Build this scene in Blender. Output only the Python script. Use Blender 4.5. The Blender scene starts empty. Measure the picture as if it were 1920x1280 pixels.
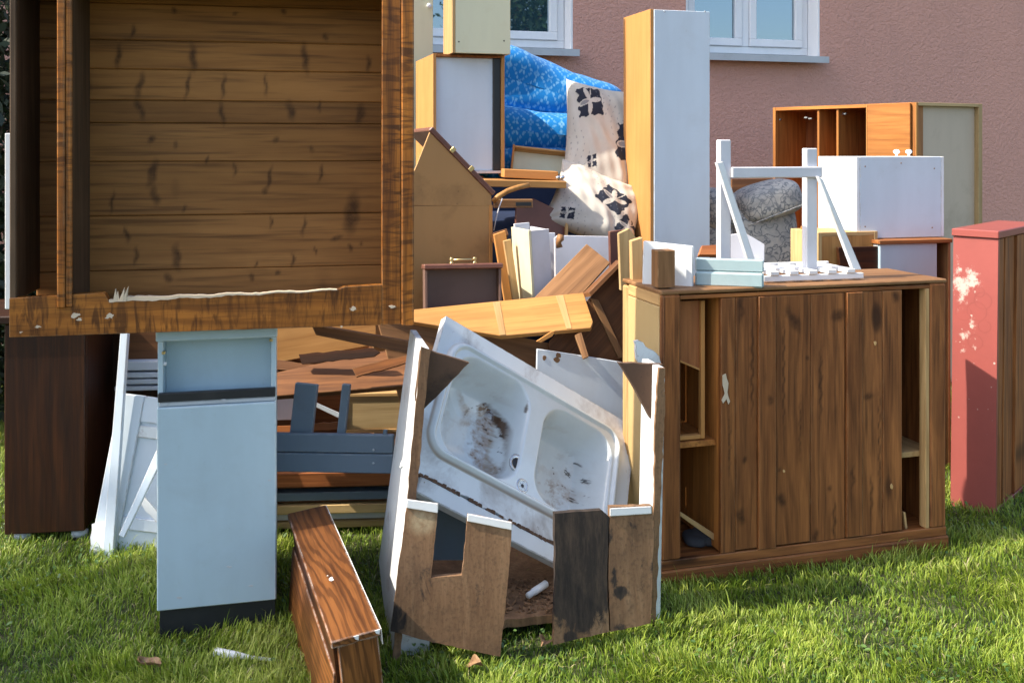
import bpy, bmesh, math, random
import numpy as np
from mathutils import Vector, Matrix
rad = math.radians
random.seed(7)
rng = np.random.default_rng(11)
SC = bpy.context.scene
COL = SC.collection

# ------------------------------------------------------------------ camera
FPX = 35.0 / 36.0 * 1920.0
EYE = 1.33
PITCH = 0.0
HROW = 280.0   # row of the horizon; the lens is shifted, verticals stay upright
cam_d = bpy.data.cameras.new('camera')
cam_d.lens = 35.0
cam_d.sensor_width = 36.0
cam_d.clip_start = 0.05
cam_d.clip_end = 2000.0
cam = bpy.data.objects.new('camera', cam_d)
COL.objects.link(cam)
cam_d.shift_y = -(640.0 - HROW) / 1920.0
cam.location = (0, 0, EYE)
cam.rotation_euler = (math.pi / 2 - PITCH, 0, 0)
SC.camera = cam

# ------------------------------------------------------------------ sky, sun, exposure
SUN_B, SUN_E = rad(14.0), rad(46.0)
S = Vector((-math.cos(SUN_B) * math.cos(SUN_E), -math.sin(SUN_B) * math.cos(SUN_E), math.sin(SUN_E)))
W = bpy.data.worlds.new('World')
SC.world = W
W.use_nodes = True
wn = W.node_tree
bg = wn.nodes['Background']
sky = wn.nodes.new('ShaderNodeTexSky')
sky.sky_type = 'NISHITA'
sky.sun_disc = False
sky.sun_elevation = SUN_E
sky.sun_rotation = math.atan2(S.x, S.y)
sky.air_density = 1.0
sky.dust_density = 2.2
sky.ozone_density = 0.6
wn.links.new(sky.outputs[0], bg.inputs[0])
bg.inputs[1].default_value = 0.15
sun_d = bpy.data.lights.new('sun', 'SUN')
sun_d.energy = 3.7
sun_d.angle = rad(0.6)
sun_d.color = (1.0, 0.92, 0.78)
sun = bpy.data.objects.new('sun', sun_d)
COL.objects.link(sun)
sun.rotation_euler = S.to_track_quat('Z', 'Y').to_euler()
sun.location = (-6, -3, 8)
SC.view_settings.view_transform = 'Standard'
SC.view_settings.look = 'None'
SC.view_settings.gamma = 1.0
SC.view_settings.exposure = 1.2
SC.view_settings.use_curve_mapping = False
SC.render.engine = 'CYCLES'
SC.cycles.max_bounces = 6
SC.cycles.diffuse_bounces = 4

# ------------------------------------------------------------------ placing helpers (photograph pixel + distance -> point)
C0 = Vector((0, 0, EYE))
FW = Vector((0, math.cos(PITCH), -math.sin(PITCH)))
UP = Vector((0, math.sin(PITCH), math.cos(PITCH)))
RT = Vector((1, 0, 0))
ZA = Vector((0, 0, 1))


def ray(px, py):
    return FW + RT * ((px - 960) / FPX) + UP * (-(py - HROW) / FPX)


def P(px, py, Y):
    d = ray(px, py)
    return C0 + d * (Y / d.y)


def G(px, py, z=0.0):
    d = ray(px, py)
    return C0 + d * ((z - EYE) / d.z)


def along(O, v, px):
    """distance along v from O until it is seen at column px"""
    k = (px - 960) / FPX
    q = O - C0
    return (k * q.dot(FW) - q.dot(RT)) / (v.dot(RT) - k * v.dot(FW))


def upto(O, py, v=ZA):
    k = -(py - HROW) / FPX
    q = O - C0
    return (k * q.dot(FW) - q.dot(UP)) / (v.dot(UP) - k * v.dot(FW))


def ux(a):
    return Vector((math.cos(rad(a)), math.sin(rad(a)), 0))


def uy(a):
    return Vector((-math.sin(rad(a)), math.cos(rad(a)), 0))


class Fr:
    """a frame: origin, yaw a, lean back, roll; x right, y away, z up"""
    def __init__(s, O, a=16.0, lean=0.0, roll=0.0):
        s.O = O
        R = Matrix.Rotation(rad(a), 3, 'Z') @ Matrix.Rotation(rad(-lean), 3, 'X') @ Matrix.Rotation(rad(roll), 3, 'Y')
        s.R = R
        s.x, s.y, s.z = R.col[0].copy(), R.col[1].copy(), R.col[2].copy()
        s.M = Matrix.Translation(O) @ R.to_4x4()

    def X(s, px):
        return along(s.O, s.x, px)

    def D(s, px, z=0):
        return along(s.O + s.z * z, s.y, px)

    def Z(s, py, x=0):
        return upto(s.O + s.x * x, py, s.z)

    def hit(s, px, py, y=0.0):
        d = ray(px, py)
        t = ((s.O + s.y * y) - C0).dot(s.y) / d.dot(s.y)
        q = C0 + d * t - s.O
        return (q.dot(s.x), q.dot(s.z))


# ------------------------------------------------------------------ node helpers
def N(nt, t, ins=None, **at):
    n = nt.nodes.new(t)
    for k, v in at.items():
        setattr(n, k, v)
    for k, v in (ins or {}).items():
        s = n.inputs[k]
        if isinstance(v, bpy.types.NodeSocket):
            nt.links.new(v, s)
        else:
            s.default_value = v
    return n


def ramp(nt, fac, stops, interp='LINEAR'):
    r = nt.nodes.new('ShaderNodeValToRGB')
    r.color_ramp.interpolation = interp
    el = r.color_ramp.elements
    while len(el) < len(stops):
        el.new(0.5)
    for e, (p, c) in zip(el, stops):
        e.position = p
        if isinstance(c, (int, float)):
            c = (c, c, c)
        e.color = (c[0], c[1], c[2], 1)
    nt.links.new(fac, r.inputs[0])
    return r.outputs[0]


def mixc(nt, f, a, b, mode='MIX'):
    n = nt.nodes.new('ShaderNodeMix')
    n.data_type = 'RGBA'
    n.blend_type = mode
    for idx, v in ((0, f), (6, a), (7, b)):
        s = n.inputs[idx]
        if isinstance(v, bpy.types.NodeSocket):
            nt.links.new(v, s)
        elif idx == 0:
            s.default_value = v
        else:
            s.default_value = (v[0], v[1], v[2], 1)
    return n.outputs[2]


def mth(nt, op, a, b=None, clamp=False):
    n = nt.nodes.new('ShaderNodeMath')
    n.operation = op
    n.use_clamp = clamp
    for i, v in enumerate((a, b)):
        if v is None:
            continue
        if isinstance(v, bpy.types.NodeSocket):
            nt.links.new(v, n.inputs[i])
        else:
            n.inputs[i].default_value = v
    return n.outputs[0]


def start(name):
    m = bpy.data.materials.new(name)
    m.use_nodes = True
    nt = m.node_tree
    return m, nt, nt.nodes['Principled BSDF']


def coords(nt, scale=(1, 1, 1), loc_random=True):
    tc = N(nt, 'ShaderNodeTexCoord')
    v = tc.outputs['Object']
    if loc_random:
        oi = N(nt, 'ShaderNodeObjectInfo')
        r = mth(nt, 'MULTIPLY', oi.outputs['Random'], 37.0)
        cx = N(nt, 'ShaderNodeCombineXYZ', {0: r, 1: r, 2: r})
        v = N(nt, 'ShaderNodeVectorMath', {0: v, 1: cx.outputs[0]}, operation='ADD').outputs[0]
    return v


def scl(nt, v, s):
    return N(nt, 'ShaderNodeMapping', {'Vector': v, 'Scale': s}).outputs[0]


def noise(nt, v, scale, detail=4, rough=0.55, dist=0.0):
    return N(nt, 'ShaderNodeTexNoise', {'Vector': v, 'Scale': scale, 'Detail': detail, 'Roughness': rough, 'Distortion': dist}).outputs['Fac']


def edge_mask(nt, radius=0.004):
    b = N(nt, 'ShaderNodeBevel', {'Radius': radius}, samples=4)
    g = N(nt, 'ShaderNodeNewGeometry')
    d = N(nt, 'ShaderNodeVectorMath', {0: b.outputs[0], 1: g.outputs['Normal']}, operation='DOT_PRODUCT').outputs['Value']
    return mth(nt, 'SUBTRACT', 1.0, d, True)


WOODS = {
    # name: lo, hi, dark, rough, scale, knots, wave, blotch, fig, edge colour
    'pinedark': ((.20, .066, .018), (.44, .165, .048), (.045, .014, .004), .55, 1.0, .95, .30, .35, 0, (.30, .17, .08)),
    'pineint': ((.27, .113, .029), (.38, .172, .048), (.055, .020, .005), .6, .7, .5, .12, .28, 0, None),
    'figured': ((.22, .070, .010), (.50, .185, .028), (.040, .013, .004), .38, 1.0, 0, .3, .5, 1, (.36, .22, .11)),
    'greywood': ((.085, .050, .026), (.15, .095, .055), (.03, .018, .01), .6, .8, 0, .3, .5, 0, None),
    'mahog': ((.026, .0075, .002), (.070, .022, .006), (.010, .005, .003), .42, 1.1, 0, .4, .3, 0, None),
    'oakred': ((.14, .050, .014), (.25, .095, .026), (.042, .014, .005), .40, .9, 0, 1.0, .3, 0, (.62, .55, .50)),
    'orange': ((.40, .150, .035), (.56, .235, .065), (.20, .07, .02), .42, .7, 0, .35, .25, 0, None),
    'ply': ((.52, .235, .068), (.60, .29, .095), (.42, .20, .06), .6, .6, 0, .25, .25, 0, None),
    'brown': ((.15, .060, .022), (.27, .115, .044), (.07, .03, .014), .5, .8, 0, .4, .4, 0, (.42, .22, .10)),
    'warmbrown': ((.26, .125, .05), (.40, .21, .095), (.13, .06, .025), .5, .8, .3, .4, .4, 0, (.5, .30, .14)),
    'redven': ((.34, .11, .035), (.50, .19, .065), (.16, .05, .02), .42, .8, 0, .2, .3, 0, None),  # lightened to suggest sun on the panel inside the pine cabinet
    'beige': ((.48, .33, .15), (.62, .46, .24), (.30, .19, .08), .6, .7, .2, .3, .3, 0, None),
    'rawpine': ((.50, .30, .12), (.66, .43, .20), (.30, .16, .06), .6, .9, .3, .4, .3, 0, None),
    'amber': ((.40, .19, .055), (.55, .29, .095), (.26, .11, .03), .45, .6, 0, .3, .35, 0, (.55, .32, .14)),
}
_mc = {}


def wood(kind, axis):
    key = (kind, axis)
    if key in _mc:
        return _mc[key]
    lo, hi, dk, rg, sc, kn, wv, bl, fig, ec = WOODS[kind]
    m, nt, bs = start('wood_%s_%s' % (kind, 'xyz'[axis]))
    v = coords(nt)

    def st(across, al):
        s = [across] * 3
        s[axis] = al
        return scl(nt, v, s)
    wob = noise(nt, st(3, 1.2), 1.0, 2)
    off = N(nt, 'ShaderNodeVectorMath', {0: v, 1: N(nt, 'ShaderNodeCombineXYZ', {0: mth(nt, 'MULTIPLY', wob, .05), 1: mth(nt, 'MULTIPLY', wob, .05), 2: mth(nt, 'MULTIPLY', wob, .05)}).outputs[0]}, operation='ADD').outputs[0]
    s1 = [30 * sc] * 3
    s1[axis] = 1.5 * sc
    g = noise(nt, scl(nt, off, s1), 1.0, 8, .72, .4)
    col = ramp(nt, g, [(.34, lo), (.66, hi)])
    oi = N(nt, 'ShaderNodeObjectInfo')
    col = mixc(nt, 1.0, col, ramp(nt, oi.outputs['Random'], [(0.0, (.78, .76, .72)), (.5, (1, 1, 1)), (1.0, (1.18, 1.12, 1.02))]), 'MULTIPLY')
    s2 = [95 * sc] * 3
    s2[axis] = 3.5 * sc
    fib = noise(nt, scl(nt, v, s2), 1.0, 3, .6)
    col = mixc(nt, mth(nt, 'MULTIPLY', ramp(nt, fib, [(.5, 0.0), (.68, 1.0)]), .6), col, dk)
    if wv:
        hf = 3.0 if wv >= 1 else 1.0
        sw = [5.5 * sc * hf] * 3
        sw[axis] = .55 * sc * (1.6 if wv >= 1 else 1)
        wt = N(nt, 'ShaderNodeTexWave', {'Vector': scl(nt, off, sw), 'Scale': 2.4, 'Distortion': 7.0, 'Detail': 3.0, 'Detail Scale': 1.2, 'Detail Roughness': .6}, wave_type='BANDS', bands_direction='DIAGONAL').outputs['Fac']
        col = mixc(nt, mth(nt, 'MULTIPLY', ramp(nt, wt, [(.45, 0.0), (.8 if wv >= 1 else .9, 1.0)]), .6 if wv >= 1 else wv * .8), col, dk)
    if fig:
        sf = [9.0] * 3
        sf[axis] = 62.0
        f = noise(nt, scl(nt, off, sf), 1.0, 3, .6, .8)
        fm = ramp(nt, f, [(.47, 0.0), (.60, 1.0)])
        big = noise(nt, st(6, 6), 1.0, 2)
        col = mixc(nt, mth(nt, 'MULTIPLY', fm, mth(nt, 'MULTIPLY', big, 1.25, True)), col, dk)
    b = noise(nt, v, 3.2, 3)
    col = mixc(nt, mth(nt, 'MULTIPLY', ramp(nt, b, [(.42, 0.0), (.72, 1.0)]), bl), col, tuple(c * .55 for c in lo))
    if kn:
        sk = [7.0] * 3
        sk[axis] = 2.6
        if kind == 'pineint':
            sk = [3.0] * 3
            sk[axis] = 7.5
        if axis != 1:
            sk[1] = .02
        vv = N(nt, 'ShaderNodeTexVoronoi', {'Vector': scl(nt, off, sk), 'Scale': 1.0}).outputs['Distance']
        kk = ramp(nt, vv, [(.07, 1.0), (.11, .8), (.16, .18), (.28, 0.0)])
        if kind == 'pineint':
            kk = mth(nt, 'MULTIPLY', kk, ramp(nt, noise(nt, v, 2.3, 2), [(.42, .15), (.58, 1.0)]))
        col = mixc(nt, mth(nt, 'MULTIPLY', kk, kn), col, dk)
    if kind in ('pineint', 'pinedark'):
        ka = N(nt, 'ShaderNodeAttribute', attribute_name='knot').outputs['Fac']
        kf = mth(nt, 'MULTIPLY', ka, ramp(nt, noise(nt, v, 45, 5, .7), [(.25, .45), (.6, 1.0)]), True)
        col = mixc(nt, kf, col, tuple(c * .55 for c in dk))
    if ec:
        e = edge_mask(nt, .0045)
        e = mth(nt, 'MULTIPLY', ramp(nt, e, [(.02, 0.0), (.12, 1.0)]), ramp(nt, noise(nt, v, 26, 4), [(.40, .0), (.58, .75)]))
        col = mixc(nt, e, col, ec)
    nt.links.new(col, bs.inputs['Base Color'])
    bs.inputs['Specular IOR Level'].default_value = .28
    rr = mth(nt, 'ADD', mth(nt, 'MULTIPLY', b, .3), rg - .08)
    nt.links.new(rr, bs.inputs['Roughness'])
    bp = N(nt, 'ShaderNodeBump', {'Strength': .28, 'Distance': .0012, 'Height': mth(nt, 'ADD', mth(nt, 'MULTIPLY', fib, .6), g)})
    nt.links.new(bp.outputs[0], bs.inputs['Normal'])
    _mc[key] = m
    return m


LAMS = {
    # name: colour, rough, dirt colour, dirt amount, worn edge colour, bump
    'white': ((.76, .78, .79), .38, (.34, .28, .20), .18, (.40, .29, .17), .1),
    'coolwhite': ((.40, .53, .60), .34, (.27, .31, .31), .22, (.74, .76, .74), .12),
    'paleblue': ((.60, .67, .74), .42, (.36, .34, .31), .14, (.42, .32, .22), .15),
    'dirtywhite': ((.70, .73, .74), .42, (.17, .11, .07), .75, (.16, .09, .05), .25),
    'cream': ((.70, .67, .46), .42, (.45, .36, .18), .3, (.60, .42, .18), .15),
    'greyblue': ((.15, .205, .26), .5, (.10, .10, .10), .4, (.36, .40, .42), .3),
    'ltblue': ((.33, .44, .46), .42, (.25, .30, .30), .35, (.62, .68, .64), .25),
    'greywhite': ((.62, .62, .66), .5, (.35, .32, .30), .25, (.55, .48, .38), .1),
    'black': ((.012, .014, .018), .4, (.04, .04, .04), .3, (.05, .05, .05), .1),
    'mauve': ((.17, .098, .075), .5, (.09, .05, .035), .4, (.26, .13, .08), .12),
    'plumbrown': ((.15, .055, .038), .4, (.07, .03, .02), .4, (.38, .2, .1), .12),
    'hardboard': ((.42, .23, .085), .75, (.20, .11, .045), .6, (.45, .28, .13), .4),
    'greyboard': ((.55, .45, .335), .8, (.28, .23, .16), .4, None, .3),
    'hardyellow': ((.50, .345, .15), .65, (.36, .22, .08), .5, (.60, .46, .26), .25),
    'winwhite': ((.80, .81, .82), .3, (.5, .5, .5), .1, None, .0),
    'silltin': ((.46, .50, .53), .45, (.25, .26, .27), .5, None, .2),
    'brass': ((.60, .46, .22), .3, (.2, .15, .08), .3, None, .0),
    'chrome': ((.55, .57, .60), .22, (.2, .15, .1), .4, None, .0),
    'navy': ((.006, .018, .06), .8, (.004, .008, .02), .3, None, .3),
    'darkgap': ((.02, .014, .010), .8, (.01, .008, .006), .3, None, .0),
    'rot': ((.11, .058, .034), .85, (.016, .012, .010), 1.0, (.22, .13, .07), .6),
    'splint': ((.62, .50, .36), .8, (.42, .27, .13), .5, None, .5),
    'rag': ((.055, .055, .06), .9, (.06, .06, .07), .6, None, .6),
}


def lam(kind):
    if kind in _mc:
        return _mc[kind]
    c, rg, dc, da, ec, bu = LAMS[kind]
    m, nt, bs = start(kind)
    v = coords(nt)
    n1 = noise(nt, v, 5.0, 6, .65, .4)
    n2 = noise(nt, scl(nt, v, (9, 9, 1.6)), 1.5, 4)
    n3 = noise(nt, v, 60.0, 3, .6)
    col = mixc(nt, ramp(nt, n2, [(.35, 0.0), (.7, .35)]), c, tuple(x * .82 for x in c))
    d = mth(nt, 'MULTIPLY', ramp(nt, n1, [(.52, 0.0), (.74, 1.0)]), da)
    col = mixc(nt, d, col, dc)
    spk = mth(nt, 'MULTIPLY', ramp(nt, n3, [(.66, 0.0), (.72, 1.0)]), mth(nt, 'MULTIPLY', ramp(nt, n1, [(.45, .0), (.65, 1.0)]), min(1, da * 1.2)))
    col = mixc(nt, spk, col, dc)
    if ec:
        e = edge_mask(nt, .0045)
        e = mth(nt, 'MULTIPLY', ramp(nt, e, [(.02, 0.0), (.12, 1.0)]), ramp(nt, noise(nt, v, 30, 4), [(.42, .0), (.56, .85)]))
        col = mixc(nt, e, col, ec)
    nt.links.new(col, bs.inputs['Base Color'])
    nt.links.new(mth(nt, 'ADD', mth(nt, 'MULTIPLY', n1, .25), rg - .1), bs.inputs['Roughness'])
    if kind in ('brass', 'chrome'):
        bs.inputs['Metallic'].default_value = .9
    if bu:
        bp = N(nt, 'ShaderNodeBump', {'Strength': bu, 'Distance': .002, 'Height': mth(nt, 'ADD', mth(nt, 'MULTIPLY', n3, .35), n1)})
        nt.links.new(bp.outputs[0], bs.inputs['Normal'])
    _mc[kind] = m
    return m


def chip_mat():
    if 'chip' in _mc:
        return _mc['chip']
    m, nt, bs = start('rotten_chipboard')
    v = coords(nt)
    a = noise(nt, scl(nt, v, (9, 9, 1.1)), 3.2, 7, .7, .4)
    b = noise(nt, v, 120, 2)
    big = noise(nt, v, 3.0, 5, .65, .5)
    col = ramp(nt, a, [(.32, (.155, .078, .036)), (.52, (.235, .128, .062)), (.70, (.31, .185, .098))])
    col = mixc(nt, ramp(nt, big, [(.50, 0.0), (.72, .75)]), col, (.075, .042, .024))
    col = mixc(nt, mth(nt, 'MULTIPLY', ramp(nt, b, [(.5, 0.0), (.7, 1.0)]), .4), col, (.06, .035, .018))
    at = N(nt, 'ShaderNodeAttribute', attribute_name='burn')
    bf = mth(nt, 'ADD', at.outputs['Fac'], mth(nt, 'MULTIPLY', mth(nt, 'SUBTRACT', noise(nt, scl(nt, v, (1.6, 1.6, .8)), 16, 8, .75, .6), .5), 1.9))
    bf = mth(nt, 'MULTIPLY', ramp(nt, bf, [(.38, 0.0), (.62, .95)]), ramp(nt, at.outputs['Fac'], [(0.0, 0.0), (.18, 1.0)]))
    col = mixc(nt, bf, col, mixc(nt, ramp(nt, noise(nt, scl(nt, v, (5, 5, 1)), 9, 6, .75), [(.42, 0.0), (.68, 1.0)]), (.010, .008, .008), (.060, .040, .028)))
    at2 = N(nt, 'ShaderNodeAttribute', attribute_name='pale')
    col = mixc(nt, mth(nt, 'MULTIPLY', at2.outputs['Fac'], ramp(nt, noise(nt, v, 40, 5, .7), [(.35, .3), (.6, 1.0)]), True), col, (.42, .32, .19))
    nt.links.new(col, bs.inputs['Base Color'])
    bs.inputs['Roughness'].default_value = .85
    bp = N(nt, 'ShaderNodeBump', {'Strength': .5, 'Distance': .002, 'Height': mth(nt, 'ADD', a, mth(nt, 'MULTIPLY', b, .4))})
    nt.links.new(bp.outputs[0], bs.inputs['Normal'])
    _mc['chip'] = m
    return m


def stain_mat(name, base, rough, stains, bump=.1, spec=.5, sc=30):
    """base colour with printed/painted marks read from mesh attributes: stains = [(attribute, colour, noisy)]"""
    if name in _mc:
        return _mc[name]
    m, nt, bs = start(name)
    v = coords(nt)
    n1 = noise(nt, v, 11, 6, .7)
    n2 = noise(nt, v, sc, 8, .8)
    col = mixc(nt, ramp(nt, n1, [(.4, 0.0), (.75, .4)]), base, tuple(c * .78 for c in base))
    for an, c, noisy in stains:
        at = N(nt, 'ShaderNodeAttribute', attribute_name=an).outputs['Fac']
        if noisy:
            f = mth(nt, 'ADD', at, mth(nt, 'MULTIPLY', mth(nt, 'SUBTRACT', n2, .5), 1.8 * noisy))
            soft = mth(nt, 'MULTIPLY', ramp(nt, mth(nt, 'ADD', at, mth(nt, 'MULTIPLY', mth(nt, 'SUBTRACT', n1, .5), 1.2)), [(.1, 0.0), (.8, 1.0)]), mth(nt, 'MULTIPLY', ramp(nt, at, [(0.0, 0.0), (.3, 1.0)]), .55))
            hard = mth(nt, 'MULTIPLY', ramp(nt, f, [(.50, 0.0), (.78, 1.0)]), ramp(nt, at, [(.02, 0.0), (.25, 1.0)]))
            at = mth(nt, 'MAXIMUM', soft, hard) if noisy < 1 else hard
        col = mixc(nt, at, col, c)
    nt.links.new(col, bs.inputs['Base Color'])
    nt.links.new(mth(nt, 'ADD', mth(nt, 'MULTIPLY', n1, .2), rough - .1), bs.inputs['Roughness'])
    bp = N(nt, 'ShaderNodeBump', {'Strength': bump, 'Distance': .002, 'Height': mth(nt, 'ADD', n1, n2)})
    nt.links.new(bp.outputs[0], bs.inputs['Normal'])
    _mc[name] = m
    return m


def M_(m, axis=2):
    if isinstance(m, str):
        if m in WOODS:
            return wood(m, axis)
        if m == 'chip':
            return chip_mat()
        return lam(m)
    return m


# ------------------------------------------------------------------ object helpers
def tag(o, label, cat, group=None):
    o['label'] = label
    o['category'] = cat
    if group:
        o['group'] = group
    return o


def thing(name, label, cat, M, group=None):
    o = bpy.data.objects.new(name, None)
    o.empty_display_size = .1
    COL.objects.link(o)
    o.matrix_world = M
    return tag(o, label, cat, group)


def put(name, me, parent=None, M=None, label=None, cat=None, group=None):
    """link mesh as object; M is its matrix in the parent's frame, or in the world if it has no parent"""
    o = bpy.data.objects.new(name, me)
    COL.objects.link(o)
    if parent is not None:
        o.parent = parent
    o.matrix_basis = M if M is not None else Matrix()
    if cat:
        tag(o, label, cat, group)
    elif label:
        o['label'] = label
    return o


def bm_done(bm, name, mat, bev=.0015, smooth=False):
    bmesh.ops.recalc_face_normals(bm, faces=bm.faces[:])
    if bev:
        ed = [e for e in bm.edges if len(e.link_faces) == 2 and e.calc_face_angle(0) > .5]
        bmesh.ops.bevel(bm, geom=ed, offset=bev, segments=1, affect='EDGES', clamp_overlap=True)
    me = bpy.data.meshes.new(name)
    bm.to_mesh(me)
    bm.free()
    me.materials.append(mat)
    if smooth:
        me.polygons.foreach_set('use_smooth', [True] * len(me.polygons))
    return me


def box(parent, name, x0, x1, y0, y1, z0, z1, mat, bev=.0015, axis=None, rot=None, label=None, cat=None, group=None, M=None):
    """a bevelled board; M: extra frame before placing"""
    c = Vector(((x0 + x1) / 2, (y0 + y1) / 2, (z0 + z1) / 2))
    d = Vector((abs(x1 - x0), abs(y1 - y0), abs(z1 - z0)))
    if axis is None:
        axis = max(range(3), key=lambda i: d[i])
    bm = bmesh.new()
    bmesh.ops.create_cube(bm, size=1.0)
    for v in bm.verts:
        v.co = Vector((v.co.x * d.x, v.co.y * d.y, v.co.z * d.z))
    me = bm_done(bm, name, M_(mat, axis), min(bev, min(d) * .3))
    T = Matrix.Translation(c)
    if rot:
        T = T @ rot
    if M is not None:
        T = M @ T
    return put(name, me, parent, T, label, cat, group)


def prism(parent, name, pts, y0, y1, mat, bev=.0015, axis=0, M=None, label=None, cat=None, group=None, sub=0, jit=0.0):
    """outline pts (x,z) extruded from y0 to y1"""
    pts = [tuple(p) for p in pts]
    if sub:
        q = []
        for i, p in enumerate(pts):
            r = pts[(i + 1) % len(pts)]
            L = math.hypot(r[0] - p[0], r[1] - p[1])
            n = max(1, int(L / sub))
            for k in range(n):
                t = k / n
                j = jit if k else 0
                q.append((p[0] + (r[0] - p[0]) * t + random.uniform(-j, j), p[1] + (r[1] - p[1]) * t + random.uniform(-j, j)))
        pts = q
    cx = sum(p[0] for p in pts) / len(pts)
    cz = sum(p[1] for p in pts) / len(pts)
    cy = (y0 + y1) / 2
    bm = bmesh.new()
    f = [bm.verts.new((p[0] - cx, y0 - cy, p[1] - cz)) for p in pts]
    b = [bm.verts.new((p[0] - cx, y1 - cy, p[1] - cz)) for p in pts]
    bm.faces.new(f)
    bm.faces.new(b[::-1])
    n = len(pts)
    for i in range(n):
        bm.faces.new((f[i], f[(i + 1) % n], b[(i + 1) % n], b[i]))
    me = bm_done(bm, name, M_(mat, axis), 0 if sub else min(bev, abs(y1 - y0) * .3))
    T = Matrix.Translation((cx, cy, cz))
    if M is not None:
        T = M @ T
    return put(name, me, parent, T, label, cat, group)


def plate(name, fr, poly, t, mat, parent=None, edge=None, bev=.0015, label=None, cat=None, group=None, y=0.0, sub=0, jit=0.0):
    """a board lying in frame fr whose front outline is seen at the pixels poly; edge=(i,j): grain runs along that side"""
    pts = [fr.hit(px, py, y) for px, py in poly]
    ang = 0.0
    if edge:
        a, b = pts[edge[0]], pts[edge[1]]
        ang = math.atan2(b[1] - a[1], b[0] - a[0])
    ca, sa = math.cos(-ang), math.sin(-ang)
    pts = [(p[0] * ca - p[1] * sa, p[0] * sa + p[1] * ca) for p in pts]
    Mw = fr.M @ Matrix.Rotation(-ang, 4, 'Y')
    if parent is not None:
        Mw = parent.matrix_basis.inverted() @ Mw
    return prism(parent, name, pts, y, y + t, mat, bev, 0, Mw, label, cat, group, sub, jit)


def grid_mesh(name, XYZ, mat, attrs=None, closed_u=False, smooth=True):
    """XYZ: array (nu, nv, 3)"""
    nu, nv = XYZ.shape[:2]
    me = bpy.data.meshes.new(name)
    idx = np.arange(nu * nv).reshape(nu, nv)
    if closed_u:
        a = idx
        b = np.roll(idx, -1, 0)
    else:
        a = idx[:-1]
        b = idx[1:]
    f = np.stack([a[:, :-1], b[:, :-1], b[:, 1:], a[:, 1:]], -1).reshape(-1, 4)
    me.vertices.add(nu * nv)
    me.vertices.foreach_set('co', XYZ.reshape(-1).astype(np.float32))
    me.loops.add(f.size)
    me.loops.foreach_set('vertex_index', f.reshape(-1).astype(np.int32))
    me.polygons.add(len(f))
    me.polygons.foreach_set('loop_start', np.arange(0, f.size, 4, dtype=np.int32))
    me.polygons.foreach_set('use_smooth', np.full(len(f), smooth))
    me.update(calc_edges=True)
    for k, v in (attrs or {}).items():
        at = me.attributes.new(k, 'FLOAT', 'POINT')
        at.data.foreach_set('value', v.reshape(-1).astype(np.float32))
    me.materials.append(mat)
    return me


def sbox(name, parent, M, sx, sy, sz, mat, e=.35, n=40, bulge=0.0, label=None, cat=None, attrs=None, group=None, wob=0.0):
    """soft upholstered block (superellipsoid), half sizes sx sy sz"""
    th = np.linspace(-math.pi, math.pi, n * 2, endpoint=False)
    ph = np.linspace(-math.pi / 2, math.pi / 2, n)
    T, Q = np.meshgrid(th, ph, indexing='ij')

    def pw(c):
        return np.sign(c) * np.abs(c) ** e
    X = pw(np.cos(T)) * pw(np.cos(Q)) * sx
    Y = pw(np.sin(T)) * pw(np.cos(Q)) * sy
    Z = pw(np.sin(Q)) * sz
    if wob:
        k = 1 + wob * (np.sin(X * 21 + Z * 13) + np.sin(Y * 17 - Z * 19 + 1) + .6 * np.sin(X * 37 - Z * 41)) / 2.6
        X, Y, Z = X * k, Y * k, Z * k
    A = attrs(X, Y, Z) if attrs else None
    me = grid_mesh(name, np.stack([X, Y, Z], -1), mat, A, closed_u=True)
    return put(name, me, parent, M, label, cat, group)


def pillow(name, parent, M, w, h, t, mat, pat=None, n=110, label=None, cat=None, group=None, fold=.004, pinch=.10):
    """stuffed cushion in its x-z plane, front toward -y"""
    u = np.linspace(-1, 1, n)
    U, V = np.meshgrid(u, u, indexing='ij')
    prof = np.clip((1 - np.abs(U) ** 2.6) * (1 - np.abs(V) ** 2.6), 0, 1) ** .48
    X = U * w / 2 * (1 - pinch * (1 - V ** 2) * U ** 2)
    Z = V * h / 2 * (1 - pinch * (1 - U ** 2) * V ** 2)
    wr = fold * (np.sin(7 * U + 5 * V + 2 * np.sin(3 * V)) + .6 * np.sin(13 * V - 6 * U) * (np.abs(U) + np.abs(V)) + .4 * np.sin(23 * U + 9 * V)) * prof ** .5
    for cu, cv in ((-1, -1), (1, -1), (-1, 1), (1, 1)):
        r_ = np.hypot(U - cu, V - cv)
        an = np.arctan2(V - cv, U - cu)
        wr = wr + fold * .9 * np.sin(an * 11 + cu) * np.exp(-((r_ - .35) / .30) ** 2) * prof ** .5
    wr = wr + fold * 3.0 * np.exp(-((U * .8 + V * .5 + .15 + .1 * np.sin(V * 4)) / .10) ** 2) * prof
    Yf = -(t / 2 * prof) - wr
    Yb = (t / 2 * prof)
    XYZ = np.concatenate([np.stack([X, Yf, Z], -1), np.stack([X, Yb, Z], -1)[::-1]], 0)
    A = {}
    if pat is not None:
        f = pat(U, V)
        A = {k: np.concatenate([q, q[::-1]], 0) for k, q in f.items()}
    me = grid_mesh(name, XYZ, mat, A)
    return put(name, me, parent, M, label, cat, group)


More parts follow.
